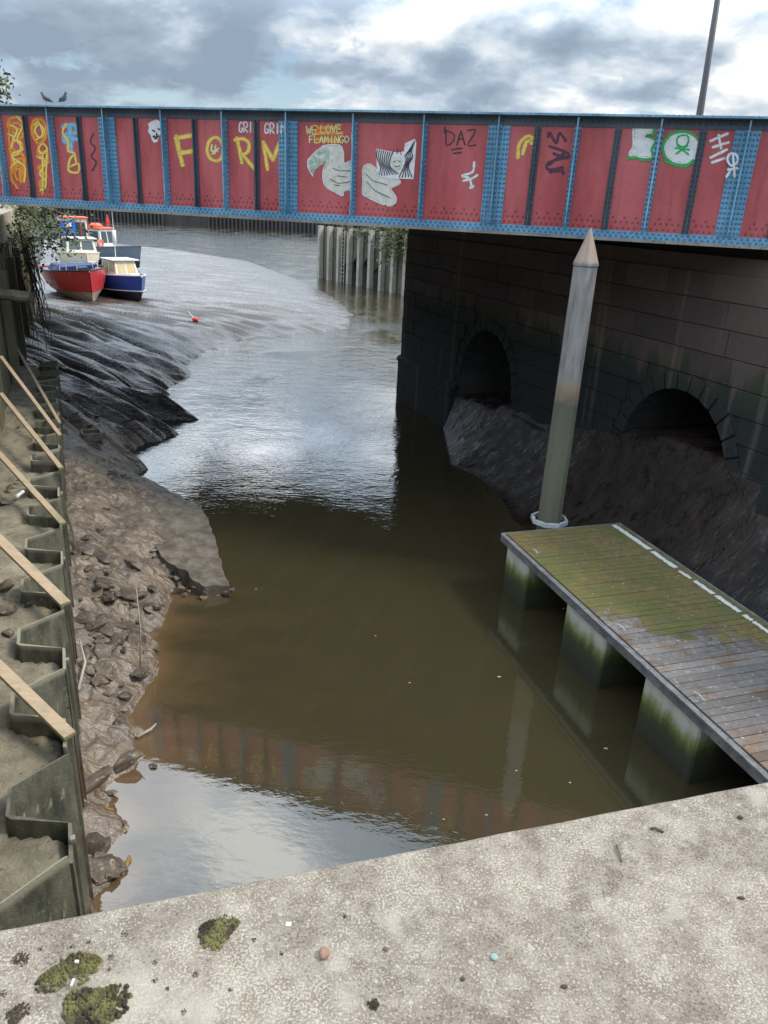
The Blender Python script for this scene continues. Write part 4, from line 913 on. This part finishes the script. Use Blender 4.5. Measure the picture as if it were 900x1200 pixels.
# ------------------------------------------------------------------ pigeons
def pigeon(s, face, label, up):
    t = thing('pigeon', label, 'pigeon', B(s, -.05, ZT+.016), math.atan2(BD.y, BD.x)+face, 'pigeons on the bridge flange'); t.scale = (.85, .85, .85)
    M1 = plain('pigeon_grey', (.10, .11, .13), .8, .2) if 'pigeon_grey' not in bpy.data.materials else bpy.data.materials['pigeon_grey']
    path = [(-.17, 0, .07), (-.10, 0, .10), (-.03, 0, .125), (.05, 0, .15), (.09, 0, .19+up), (.105, 0, .225+up), (.118, 0, .25+up), (.145, 0, .245+up), (.165, 0, .238+up)]
    MB().tube(path, [.012, .035, .062, .062, .04, .026, .028, .02, .004], 10).build('body', M1, t, smooth=True)
    for sy in (-1, 1):
        MB().tube([(.06, sy*.05, .16), (-.02, sy*.062, .13), (-.15, sy*.02, .075)], [.02, .034, .006], 8).build('wing', M1, t, smooth=True)
        MB().tube([(.01, sy*.02, .08), (.015, sy*.02, 0), (.05, sy*.02, .004)], .005, 5).build('leg', B_ORANGE, t)
pigeon(-8.05, -PI/2-.3, 'left pigeon on the bridge top, seen end on', .0)
pigeon(-7.45, -.2, 'right pigeon on the bridge top, in profile with raised head', .02)

# ------------------------------------------------------------------ lamp post on the far side of the bridge deck
lp0 = at(821, 140, ZB+.9); dd_ = ray(821, 140); P = Vector((0, 0, H))+dd_*(24/dd_.y); P.z = ZB+.9
lpt = thing('lamp_post', 'tall dark grey lamp post rising behind the bridge at the right', 'lamp post', P)
M_POLE = plain('dark_pole', (.10, .095, .10), .5, .2)
tilt = Vector((-.28, 0, 0))
MB().tube([(0, 0, 0), (-.02, 0, 1.2), Vector((-.02, 0, 1.2))+tilt*.2+Zv*2, tilt+Zv*9], [.13, .12, .085, .06], 10).build('pole', M_POLE, lpt, smooth=True)
MB().box(tilt+Vector((-.35, 0, 9.05)), (.9, .25, .12)).build('lamp_head', M_POLE, lpt)

# ------------------------------------------------------------------ pontoon
ZD = 1.2
pA = at(592, 625, ZD); pC = at(900, 905, ZD); pd = (pC-pA).normalized(); pn = Vector((-pd.y, pd.x, 0)); PW = 2.62; PLN = 12.0
po = thing('pontoon', 'floating landing stage with mossy grey decking and stained floats', 'pontoon', (pA.x, pA.y, 0))
def Q(a, b, z): return pd*a+pn*b+Zv*z
nb_ = 84; bwid = PLN/nb_; jit = random.Random(6)
skew = -.06
for k in range(nb_):
    a0 = k*bwid+.005; a1 = (k+1)*bwid-.006; dz_ = jit.uniform(-.004, .004)
    MB().prism([Q(a0, .03, ZD-.035+dz_), Q(a1, .03, ZD-.035+dz_), Q(a1+skew*0, PW-.03, ZD-.035+dz_), Q(a0, PW-.03, ZD-.035+dz_)], (0, 0, .035)).build('deck_board', M_DECK, po)
MB().box(Q(PLN/2, -.02, ZD-.10), (PLN, .07, .17), (pd, pn, Zv)).build('fascia', M_FASCIA, po, bevel=.008)
MB().box(Q(PLN/2, -.075, ZD-.02), (PLN, .03, .035), (pd, pn, Zv)).build('edge_strip', M_FASCIA, po)
MB().box(Q(PLN/2, PW+.02, ZD-.10), (PLN, .07, .17), (pd, pn, Zv)).build('fascia', M_FASCIA, po, bevel=.008)
MB().box(Q(-.04, PW/2, ZD-.10), (.07, PW+.1, .17), (pd, pn, Zv)).build('fascia', M_FASCIA, po, bevel=.008)
MB().box(Q(PLN/2, PW/2, ZD-.14), (PLN-.1, PW-.2, .15), (pd, pn, Zv)).build('subframe', M_DARK, po)
for k, fa in enumerate([(.05, .95), (2.35, 3.55), (4.55, 5.75), (6.95, 8.1), (9.2, 10.3)]):
    mb = MB(); mb.box(Q((fa[0]+fa[1])/2, PW/2, .31), (fa[1]-fa[0], PW-.1, 1.40), (pd, pn, Zv)); mb.build('float', M_FLOAT, po, bevel=.03)
rg = random.Random(3); x = .05
while x < 8.5:
    ln2 = rg.uniform(.12, .75); wv = rg.uniform(.07, .11)
    if x < .7: ln2 = 1.2; wv = .12
    npt = max(4, int(ln2/.05)); left = []; right_ = []
    for q in range(npt+1):
        xx = x+ln2*q/npt; left.append(Q(xx, PW-.24+rg.uniform(-.012, .012), ZD+.004)); right_.append(Q(xx, PW-.24+wv+rg.uniform(-.02, .012), ZD+.004))
    mb = MB(); n = npt+1; mb.add(left+right_, [(i, i+1, i+1+n, i+n) for i in range(n-1)]); mb.build('white_line', M_STRIP, po, fix=False); x += ln2+rg.uniform(.02, .12)
# cleats
for a_ in (.95, (at(735, 737, ZD)-pA).dot(pd), (at(893, 806, ZD)-pA).dot(pd)):
    mb = MB(); o_ = Q(a_, .16, ZD); mb.tube([o_+pd*-.11+Zv*.04, o_+Zv*.055, o_+pd*.11+Zv*.038], [.005, .009, .005], 7)
    for s_ in (-.04, .04): mb.tube([o_+pd*s_, o_+pd*s_+Zv*.05], .008, 6)
    mb.build('cleat', M_GALV, po)
# small moss cushions on deck
vs = []; fs = []; rg = random.Random(11); mb = MB()
for k in range(2600):
    a_ = rg.random()**1.4*4.6; b_ = rg.uniform(.05, PW-.05)
    if rg.random() < .25: a_ = rg.uniform(0, 8); b_ = PW-abs(rg.gauss(0, .35))-.04
    if b_ < .04 or PW-.26 < b_ < PW-.12: continue
    r_ = rg.uniform(.008, .028); h_ = r_*rg.uniform(.25, .5); c = Q(a_, b_, ZD)
    mb.add([c+(pd*math.cos(q*PI/3)+pn*math.sin(q*PI/3))*r_*rg.uniform(.7, 1.2) for q in range(6)]+[c+Zv*h_], [(q, (q+1) % 6, 6) for q in range(6)])
stuff(mb.build('moss_tufts', M_DECK, po))
# white shell bits / leaves on deck
for k, (x_, y_) in enumerate([(625, 640), (629, 650), (602, 626), (690, 700)]):
    pass
rg = random.Random(29)
mb = MB()
for k in range(150):
    a_ = rg.uniform(.2, 9.5); b_ = rg.uniform(.08, PW-.3); c = Q(a_, b_, ZD+.006); an_ = rg.uniform(0, PI); X = pd*math.cos(an_)+pn*math.sin(an_); Y = Zv.cross(X)
    l_ = rg.uniform(.006, .022); mb.add([c-X*l_, c-Y*l_*.4+Zv*.003, c+X*l_, c+Y*l_*.4+Zv*.004], [(0, 1, 2, 3)])
stuff(mb.build('shell_and_leaf_bits', M_STRIP, po, fix=False))
# pile guide bracket
pb = at(650, 612, ZD); pc = pb + pd*(-.22)
mbr = MB(); ring = []
for k in range(9):
    a_ = PI*2*k/8+PI/8; ring.append(pc-Vector((po.location.x, po.location.y, 0))+Vector((math.cos(a_), math.sin(a_), 0))*.36+Zv*(-.03))
for r1, r2 in zip(ring[:-1], ring[1:]): mbr.box((r1+r2)/2, ((r2-r1).length+.02, .05, .09), ((r2-r1).normalized(), (r2-r1).normalized().cross(Zv), Zv))
mbr.build('pile_guide', M_GALV, po)

# ------------------------------------------------------------------ mooring pile
pl_ = thing('mooring_pile', 'tall weathered mooring pile with pointed cap at the pontoon end', 'mooring pile', (pc.x, pc.y, 0))
def octo(r, z, rot=.2, n=10): return [Vector((math.cos(2*PI*k/n+rot)*r, math.sin(2*PI*k/n+rot)*r, z)) for k in range(n)]
mb = MB(); lv_ = [(-1.5, .25), (1.2, .244), (3, .236), (4.5, .228), (6.18, .22)]; n = 10; vs = sum([octo(r, z) for z, r in lv_], [])
mb.add(vs, [(i*n+k, i*n+(k+1) % n, (i+1)*n+(k+1) % n, (i+1)*n+k) for i in range(4) for k in range(n)]+[tuple(4*n+k for k in range(n))]); shaft = mb.build('shaft', M_PILE, pl_)
mb = MB(); vs = octo(.21, 6.18)+octo(.232, 6.2)+octo(.232, 6.24)+octo(.012, 6.84); mb.add(vs, [(i*n+k, i*n+(k+1) % n, (i+1)*n+(k+1) % n, (i+1)*n+k) for i in range(3) for k in range(n)]+[tuple(3*n+k for k in range(n)), tuple(reversed(range(n)))]); mb.build('cap', M_PILE, pl_)

# ------------------------------------------------------------------ boats
def hull(L_, Bm, hb, hs, draft=.35, flare=.82, n=13, transom=.85):
    """bow at +x; returns list of sections [(x, half beam, sheer z)] and the mesh"""
    secs = []; prof_ = []
    for i in range(n):
        t = i/(n-1); x = -L_/2+L_*t; f = (1-max(0, (t-.45)/.55)**2.3)*(transom+(1-transom)*min(1, t/.4)); hbm = Bm/2*f; zs = hs+(hb-hs)*t**2
        rake = .35*max(0, (t-.7)/.3)
        keel = -draft*(1-max(0, (t-.75)/.25)**2*.9)
        if i == n-1: hbm = .02
        pts = [(x-rake*0, 0, keel), (x, hbm*.45*(1 if i < n-1 else .3), keel*.55+.02), (x+rake*.25, hbm*flare, zs*.28), (x+rake*.6, hbm*.95, zs*.65), (x+rake, hbm, zs)]
        prof_.append(pts); secs.append((x+rake, hbm, zs))
    return prof_, secs
def hull_parts(t, pr, colour, keelc, trim, n=13, kz=1):
    def shell(a, b, m, name):
        mb = MB(); rows_ = []
        for p in pr: rows_.append([(x, -y, z) for x, y, z in reversed(p[a:b+1])]+[(x, y, z) for x, y, z in p[a:b+1]])
        c = len(rows_[0]); vs = sum(rows_, []); fs = []
        for i in range(len(rows_)-1):
            for j in range(c-1):
                if j == (c//2-1) and a > 0: continue
                fs.append((i*c+j, i*c+j+1, (i+1)*c+j+1, (i+1)*c+j))
        fs.append(tuple(range(c))); mb.add(vs, fs); return mb.build(name, m, t, smooth=False)
    shell(0, 2, keelc, 'bottom'); shell(2, 4, colour, 'topsides')
    mb = MB()
    for sgn in (1, -1): mb.tube([(p[4][0], sgn*p[4][1], p[4][2]+.01) for p in pr], .045, 6)
    mb.build('gunwale', trim, t)
    mb = MB(); d = [(p[4][0], -p[4][1]*.97, p[4][2]-.1) for p in pr]; e = [(p[4][0], p[4][1]*.97, p[4][2]-.1) for p in pr]; k = len(pr); mb.add(d+e, [(i, i+1, i+1+k, i+k) for i in range(k-1)]); mb.build('deck', B_WHITE if trim is not B_BLACK else B_GREY, t)
def heading(p, turn):
    """rotation so the bow (+x) points at the camera, turned by turn degrees"""
    d = Vector((0, 0, 0))-Vector((p.x, p.y, 0)); return math.atan2(d.y, d.x)+math.radians(turn)
def boatpos(px, py, back, turn, z=.25):
    p = onmud(px, py); p.z += z; rz = heading(p, turn); p = p-Vector((math.cos(rz), math.sin(rz), 0))*back; return p, rz
def cabin(t, x0, x1, w0, w1, z0, z1, tap, m, name='cabin', win=None, roof=None, rh=.07):
    mb = MB(); vs = [(x0, -w0/2, z0), (x1, -w1/2, z0), (x1, w1/2, z0), (x0, w0/2, z0), (x0+tap*.3, -w0/2*.9, z1), (x1-tap, -w1/2*.85, z1), (x1-tap, w1/2*.85, z1), (x0+tap*.3, w0/2*.9, z1)]
    mb.add(vs, [(0, 3, 2, 1), (4, 5, 6, 7), (0, 1, 5, 4), (1, 2, 6, 5), (2, 3, 7, 6), (3, 0, 4, 7)]); cb_ = mb.build(name, m, t, bevel=.03)
    if win:
        def panel(a, b, c, d, u0, u1, v0, v1, o):
            a, b, c, d = map(Vector, (a, b, c, d)); nrm = (b-a).cross(d-a).normalized()*o; g = lambda u, v: (a.lerp(b, u)).lerp(d.lerp(c, u), v)+nrm
            MB().add([g(u0, v0), g(u1, v0), g(u1, v1), g(u0, v1)], [(0, 1, 2, 3)]).build('window', win, t, fix=False)
        for u0, u1 in ((.08, .47), (.53, .92)): panel(vs[1], vs[2], vs[6], vs[5], u0, u1, .3, .88, .012)
        for u0, u1 in ((.08, .45), (.55, .92)): panel(vs[0], vs[1], vs[5], vs[4], u0, u1, .35, .88, .012); panel(vs[2], vs[3], vs[7], vs[6], u0, u1, .35, .88, .012)
    if roof: MB().box(((x0+x1-tap*.7)/2, 0, z1+rh/2), (abs(x1-x0)-tap+.3, max(w0, w1)*.95, rh)).build('roof', roof, t, bevel=.02)
    return cb_
# red boat
p, rz = boatpos(109, 357, 3.6, 12, .12)
t = thing('motor_boat', 'red hulled open motor boat with navy cover aground on the mud', 'boat', p, rz); t.rotation_euler = (math.radians(4), 0, rz)
pr, sc_ = hull(7.4, 3.5, 1.75, 1.45, .25); hull_parts(t, pr, B_RED, B_KEEL, B_BLACK)
MB().prism([(-2.6, -1.25, 1.25), (.9, -1.15, 1.4), (1.0, -.9, 1.75), (-2.6, -.9, 1.7)], (0, 2.05, 0)).build('canvas_cover', B_NAVY, t)
mb = MB()
for sgn in (-1, 1):
    mb.tube([(-.3, sgn*1.15, 1.5), (1.3, sgn*1.1, 1.95), (2.6, sgn*.75, 2.1), (3.4, sgn*.15, 2.15)], .025, 5)
    for x_, y_ in ((1.3, 1.1), (2.2, .9), (3.0, .45)): mb.tube([(x_, sgn*y_, 1.5), (x_, sgn*y_, 2.05)], .018, 5)
mb.build('bow_rail', B_WHITE, t)
MB().box((1.7, .1, 1.65), (.7, .6, .2)).build('hatch', B_BLACK, t, bevel=.03)
for k, (x_, y_) in enumerate(((-1.5, -1.42), (0, -1.5), (0.5, 1.5), (-1.5, 1.45))): MB().tube([(x_, y_, 1.15), (x_, y_, .6)], [.11, .13], 8).build('fender', B_WHITE if k % 2 else B_BLACK, t, smooth=True)
# blue boat
p, rz = boatpos(165, 355, 3.0, 22, .2)
t = thing('motor_boat', 'royal blue and white small cabin boat aground beside the red boat', 'boat', p, rz)
pr, sc_ = hull(6.2, 2.7, 1.45, 1.2, .25); hull_parts(t, pr, B_BLUE, B_BLACK, B_WHITE)
cabin(t, -.9, 1.3, 1.9, 1.5, 1.1, 2.15, .45, B_WHITE, 'cabin', B_TAN, B_WHITE)
MB().prism([(1.2, -.7, 1.1), (2.4, -.3, 1.2), (2.4, .3, 1.2), (1.2, .7, 1.1)], (0, 0, .3)).build('foredeck', B_WHITE, t, bevel=.05)
mb = MB()
for sgn in (1, -1): mb.tube([(q[3][0], sgn*(q[3][1]+.01), q[3][2]-.42) for q in pr], .03, 5)
mb.build('white_stripe', B_WHITE, t)
MB().tube([(-.6, 0, 2.2), (-.6, 0, 5.0)], [.03, .015], 6).build('mast', B_WHITE, t); MB().tube([(-.55, .0, 3.0), (-.55, 0, 3.9)], .13, 8).build('rolled_sail', B_WHITE, t, smooth=True)
# grey fishing boat
p, rz = boatpos(163, 317, 3.6, 50, .3)
t = thing('fishing_boat', 'slate grey fishing boat with white wheelhouse and orange roof at the back', 'boat', p, rz)
pr, sc_ = hull(7.4, 3.0, 1.9, 1.5, .3); hull_parts(t, pr, B_GREY, B_BLACK, B_GREY)
cabin(t, -2.6, .3, 2.2, 2.0, 1.4, 3.15, .25, B_WHITE, 'wheelhouse', B_GLASS, B_ORANGE, .12)
MB().tube([(-1.1, 0, 3.28), (-1.1, 0, 3.62)], [.8, .35], 10).build('roof_dome', B_ORANGE, t, smooth=True)
MB().tube([(-1.1, 0, 3.6), (-1.1, 0, 6.3)], [.04, .02], 6).build('mast', B_BLACK, t)
MB().box((-1.1, 0, 4.0), (.1, 1.2, .08)).build('radar_bar', B_BLACK, t)
mb = MB(); rg_ = [Vector((.5+0*math.cos(a), -1.35+.33*math.cos(a), 1.9+.33*math.sin(a))) for a in [2*PI*k/14 for k in range(15)]]; mb.tube(rg_, .1, 8, False); mb.build('lifebuoy', B_ORANGE, t, smooth=True)
MB().prism([(-3.75, -1.3, .25), (-1.2, -1.53, .25), (-1.2, -1.53, 1.3), (-3.75, -1.3, 1.3)], (0, .02, 0)).build('teal_panel', B_TEAL, t)
for x_ in (1.6, 2.6): MB().tube([(x_, 1.35-x_*.12, 1.5), (x_, 1.38-x_*.12, .8)], [.12, .14], 8).build('fender', B_WHITE, t, smooth=True)
# cream cruiser with blue wheelhouse
p, rz = boatpos(102, 325, 3.2, 8, .3)
t = thing('cabin_cruiser', 'cream cabin cruiser with blue aft wheelhouse and red roof behind the red boat', 'boat', p, rz)
pr, sc_ = hull(7.6, 3.2, 1.6, 1.3, .2); hull_parts(t, pr, B_CREAM, B_BLACK, B_CREAM)
cabin(t, -1.2, 1.9, 2.7, 2.4, 1.35, 2.5, .5, B_CREAM, 'cabin', B_GLASS, B_WHITE, .08)
cabin(t, -3.4, -1.3, 2.5, 2.4, 1.35, 4.0, .1, B_WHITE, 'wheelhouse', B_GLASS, B_ORANGE, .1)
MB().box((-1.32, -.55, 3.2), (.06, 1.3, 1.1)).build('blue_panel', B_DBLUE, t); MB().box((-1.27, -.45, 3.45), (.05, .5, .35)).build('small_window', B_CREAM, t)
mb = MB()
for y_ in (.5, 1.05): mb.tube([(-1.2, y_, 2.6), (-1.2, y_, 4.0)], .04, 5)
mb.build('stanchions', B_RED, t)
# mooring lines
def rope(a, b, sag, lab, r=.02):
    pts = [a.lerp(b, k/10)-Zv*sag*4*(k/10)*(1-k/10) for k in range(11)]; return tag(MB().tube(pts, r, 5).build('mooring_rope', B_ROPE), lab, 'rope', 'mooring ropes of the grounded boats')
rope(at(156, 332, 1.4), at(138, 358, .25), .05, 'mooring rope from the blue boat bow down to the small anchor')
rope(at(90, 322, 1.7), at(63, 345, .9), .15, 'mooring rope from the red boat bow to the quay roots')
rope(at(62, 335, 1.5), at(98, 358, .2), .1, 'slack rope running under the red hull to the mud')
p = at(134, 360, .25); an = thing('anchor', 'small dark anchor lying on the mud between the boats', 'anchor', p); MB().tube([(0, 0, .05), (.5, .1, .12)], .04, 6).build('shank', B_BLACK, an); MB().tube([(-.05, -.3, .25), (0, 0, .05), (.05, .3, .25)], .04, 6).build('fluke', B_BLACK, an)

# ------------------------------------------------------------------ overhanging shrub on the left wall, with hanging roots
c = at(78, 262, 6.3)
def shrub_pt(px, py, dist): d = ray(px, py).normalized(); return Vector((0, 0, H))+d*dist
c = shrub_pt(44, 254, 41); root = L(34.5, 1.3, 6.1)
shrub('shrub', 'straggly shrub overhanging the river from the left quay wall above the boats', c, (1.3, 1.6, 1.1), 1500, .17, 31, root)
t = thing('roots', 'tangle of roots and ropes hanging down the left quay wall', 'roots', L(27, .9, 5.6))
rg = random.Random(5); mb = MB()
for k in range(26):
    a = L(27+rg.uniform(-3.5, 4.5), .95-rg.uniform(0, .35), rg.uniform(4.6, 5.9)); e = a+LD*rg.uniform(-.8, .8)-LN*rg.uniform(0, .6)-Zv*rg.uniform(2, 4.2); pts_ = [a.lerp(e, q/7)+LD*rg.uniform(-.14, .14)*(q > 0)-LN*rg.uniform(-.08, .12)*(q > 0) for q in range(8)]; mb.tube(pts_, [.035-.0035*q for q in range(8)], 5)
rel(mb, t).build('hanging_strands', M_BARK, t)
m = leaves(L(27, .9, 5.2), (.8, 2.0, .8), 1000, .16, 71); rel(m, t).build('foliage', M_LEAF, t, fix=False)
# tree whose twigs show above the bridge at the far left
c = shrub_pt(-14, 100, 24); rt = Vector((c.x-2, c.y, 6.2))
t = thing('tree', 'tree behind the bridge whose leafy twigs show at the top left', 'tree', rt)
rel(leaves(c, (.5, .8, .45), 420, .11, 12), t).build('crown', M_LEAF, t, fix=False)
rel(MB().tube([rt, (rt+c)/2+Vector((-.3, 0, .3)), c], [.14, .09, .03], 7), t).build('trunk', M_BARK, t)
rel(MB().tube([c, shrub_pt(-2, 96, 23.8), shrub_pt(9, 90, 23.6)], [.03, .015, .006], 5), t).build('branch', M_BARK, t)
rel(MB().tube([c, shrub_pt(0, 108, 23.8), shrub_pt(12, 112, 23.6)], [.03, .015, .006], 5), t).build('branch', M_BARK, t)
mbq = leaves(shrub_pt(4, 104, 23.7), (.14, .2, .22), 45, .08, 15); rel(mbq, t).build('leaves', M_LEAF, t, fix=False)

# ------------------------------------------------------------------ foreground parapet
e0 = at(0, 1085, 5.8); e1 = at(900, 912, 5.8); ed = (e1-e0).normalized(); en = Vector((-ed.y, ed.x, 0))
pp = thing('parapet_wall', 'broad speckled concrete parapet top across the foreground', 'wall', e0)
def E_(a, b, z): return ed*a+en*b+Zv*z
mb = MB(); ns = 160; rg = random.Random(1); loA, hiA = -2.5, 5.0
rows_ = []
sec = [(0.0, -6.5), (0.0, -.020), (-.004, -.008), (-.012, -.002), (-.022, 0), (-.9, .0), (-.9, -1.2)]
for i in range(ns+1):
    a_ = loA+(hiA-loA)*i/ns; j_ = rg.uniform(-.0007, .0007); rows_.append([E_(a_, b_+(j_ if -.02 <= b_ <= 0 and z_ > -1 else 0), z_+(j_*.5 if -.02 < b_ <= 0 and z_ > -1 else 0)) for b_, z_ in sec])
c = len(sec); mb.add(sum(rows_, []), [(i*c+j, (i+1)*c+j, (i+1)*c+j+1, i*c+j+1) for i in range(ns) for j in range(c-1)]); mb.build('wall_body', M_PARAPET, pp)
def blob(px, py, size, hgt, m, lab, seed, name='moss_clump', cat='moss', group=None, n=60, asp=1.):
    p = at(px, py, 5.8); t = None; rg = random.Random(seed); mb = MB()
    lob = [rg.uniform(.5, 1.15) for _ in range(9)]; n = n*4
    for k in range(n):
        r_ = rg.random()**.6; a_ = rg.uniform(0, 2*PI); la = a_/(2*PI)*9; r_ *= lob[int(la) % 9]*(1-la % 1)+lob[(int(la)+1) % 9]*(la % 1); x_ = math.cos(a_)*r_*size*asp; y_ = math.sin(a_)*r_*size; q = size*rg.uniform(.05, .15); c = Vector((x_, y_, 0)); seg = 7
        rim = [c+Vector((math.cos(2*PI*s/seg)*q*rg.uniform(.75, 1.2), math.sin(2*PI*s/seg)*q*rg.uniform(.75, 1.2), -.0005)) for s in range(seg)]; mid_ = [c+(v-c)*.6+Zv*hgt*rg.uniform(.5, .8) for v in rim]; 
        mb.add(rim+mid_+[c+Zv*hgt*rg.uniform(.8, 1.2)], [(s, (s+1) % seg, seg+(s+1) % seg, seg+s) for s in range(seg)]+[(seg+s, seg+(s+1) % seg, 2*seg) for s in range(seg)])
    o = mb.build(name, m, smooth=True); o.location = p; return tag(o, lab, cat, group)
blob(255, 1092, .035, .006, M_MOSS, 'brown and green moss clump near the parapet edge, the farthest one', 1, n=70, asp=1.15)
blob(112, 1178, .045, .008, M_MOSS, 'greenest moss clump, at the lower left of the parapet', 2, n=90, asp=1.1)
blob(95, 1133, .03, .006, M_MOSS, 'moss clump just above the greenest one on the parapet', 3, n=60, asp=1.5)
blob(63, 1145, .026, .006, M_MOSS, 'olive moss clump left of the middle clump', 4, n=50, asp=1.2)
blob(24, 1125, .014, .003, M_BROWNMOSS, 'dark lichen spot nearest the left frame edge', 5, n=24)
blob(20, 1187, .019, .004, M_BROWNMOSS, 'dark lichen patch in the lower left corner of the parapet', 6, n=34)
blob(438, 1178, .013, .004, M_BROWNMOSS, 'dark moss tuft low in the middle of the parapet', 7, n=30)
dots = [(130, 1121), (104, 1104), (145, 1095), (84, 1110), (128, 1136), (182, 1128), (229, 1142), (181, 1149), (196, 1159), (215, 1186), (297, 1101), (330, 1118), (404, 1074), (48, 1112), (270, 1160), (3, 1165), (52, 1160)]
for k, (x, y) in enumerate(dots): blob(x, y, random.Random(k).uniform(.004, .0075), .002, M_BROWNMOSS, 'tiny round black lichen spot on the parapet', 20+k, 'lichen_spot', 'lichen', 'black lichen spots on the parapet', n=10)
def pebble(px, py, s, m, lab, sc=(1, .8, .7), name='pebble'):
    bm = bmesh.new(); bmesh.ops.create_icosphere(bm, subdivisions=3, radius=s); rg = random.Random(int(px))
    for v in bm.verts: v.co = Vector((v.co.x*sc[0], v.co.y*sc[1], v.co.z*sc[2]))*(1+.06*math.sin(v.co.x*300+px)+.05*math.cos(v.co.y*260))
    me = bpy.data.meshes.new(name); bm.to_mesh(me); bm.free(); me.materials.append(m); me.polygons.foreach_set('use_smooth', [True]*len(me.polygons))
    o = link(name, me); p = at(px, py, 5.8); o.location = p+Zv*s*sc[2]*.85; return tag(o, lab, 'pebble')
pebble(380, 1120, .0115, weathered('terracotta_pebble', (.42, .22, .14), (.5, .3, .2), sc=60), 'rounded orange pebble lying on the parapet', (.8, 1, .7))
pebble(579, 1123, .007, weathered('pale_blue_glass', (.35, .48, .48), (.45, .58, .58), sc=60, rough=.3), 'pale blue green chip on the parapet', (1, .9, .5))
pebble(661, 1157, .006, M_BROWNMOSS, 'small dark chip low on the right of the parapet', (1, .6, .4)); pebble(867, 959, .006, M_BROWNMOSS, 'small dark chip near the right end of the parapet edge', (1, .8, .6)); pebble(868, 1053, .006, M_BROWNMOSS, 'flat dark chip at the right side of the parapet', (1.3, .5, .4))
pebble(542, 1148, .004, M_BROWNMOSS, 'tiny dark crumb left of the dark chip', (1, .9, .6)); pebble(452, 1113, .0045, weathered('brown_crumb', (.2, .11, .07), (.25, .15, .1), sc=60), 'brown crumb near the middle of the parapet', (1, .9, .6))
for (x, y, dx, dy, lab, r) in ((723, 990, 6, 20, 'thin curled twig on the parapet', .0016), (762, 971, 16, 4, 'dark dried leaf stalk near the parapet edge', .0025)):
    a = at(x, y, 5.803); b = at(x+dx, y+dy, 5.803); tag(MB().tube([a, a.lerp(b, .4)+en*.004+Zv*.002, b], r, 6).build('twig', M_BARK, smooth=True), lab, 'twig')
tag(MB().box(at(338, 1083, 5.801), (.010, .008, .002)).build('chip', M_STRIP), 'white paper like chip right of the far moss clump', 'chip')
tag(MB().box(at(90, 1127, 5.808), (.006, .004, .004)).build('chip', M_STRIP), 'tiny white chip lying on the moss', 'chip')
tag(MB().box(at(85, 1151, 5.808), (.003, .012, .002)).build('chip', M_STRIP), 'thin white sliver between the moss clumps', 'chip')

M_WEED = mat('golden_weed', lambda t, p, pos: (setc(t, p, mixc(t, noise(t, pos, 12, 5, .65), (.10, .055, .012), (.36, .22, .045))), bump(t, p, noise(t, pos, 40, 4, .7), .01)), .3)
for k, (x, y, w_, h_, lab) in enumerate(((132, 962, .17, .08, 'golden brown weed mat at the waterline near the sheet piles'), (148, 1012, .04, .14, 'narrow golden weed streak closest to the parapet'), (120, 948, .12, .08, 'brown weed patch above the golden mat'))):
    c = at(x, y, .02); rg = random.Random(k); mb = MB(); rim = []
    for q in range(22):
        a_ = 2*PI*q/22; r_ = rg.uniform(.6, 1.15); rim.append(c+Vector((math.cos(a_)*w_*r_, math.sin(a_)*h_*r_, -.012)))
    mid_ = [c+(v-c)*.7+Zv*rg.uniform(.008, .024) for v in rim]; mb.add(rim+mid_+[c+Zv*.012], [(q, (q+1) % 22, 22+(q+1) % 22, 22+q) for q in range(22)]+[(22+q, 22+(q+1) % 22, 44) for q in range(22)])
    tag(mb.build('seaweed', M_WEED, smooth=True), lab, 'seaweed')

# floating leaves
jit = random.Random(77)
for k, (x, y) in enumerate([(660, 713), (585, 793), (710, 877), (605, 903), (668, 917), (520, 960), (440, 745), (570, 955), (700, 790), (662, 745), (300, 690), (480, 800)]):
    p = at(x, y, .006); s = .03 if k < 3 else .017; mb = MB(); mb.add([p+Vector((math.cos(a)*s, math.sin(a)*s*.6, .003*math.sin(3*a))) for a in [2*PI*q/8 for q in range(8)]], [tuple(range(8))])
    tag(mb.build('floating_leaf', M_JPOST if k % 3 else B_TAN, fix=False), 'tiny pale leaf floating on the dark water', 'leaf', 'leaves floating on the water')
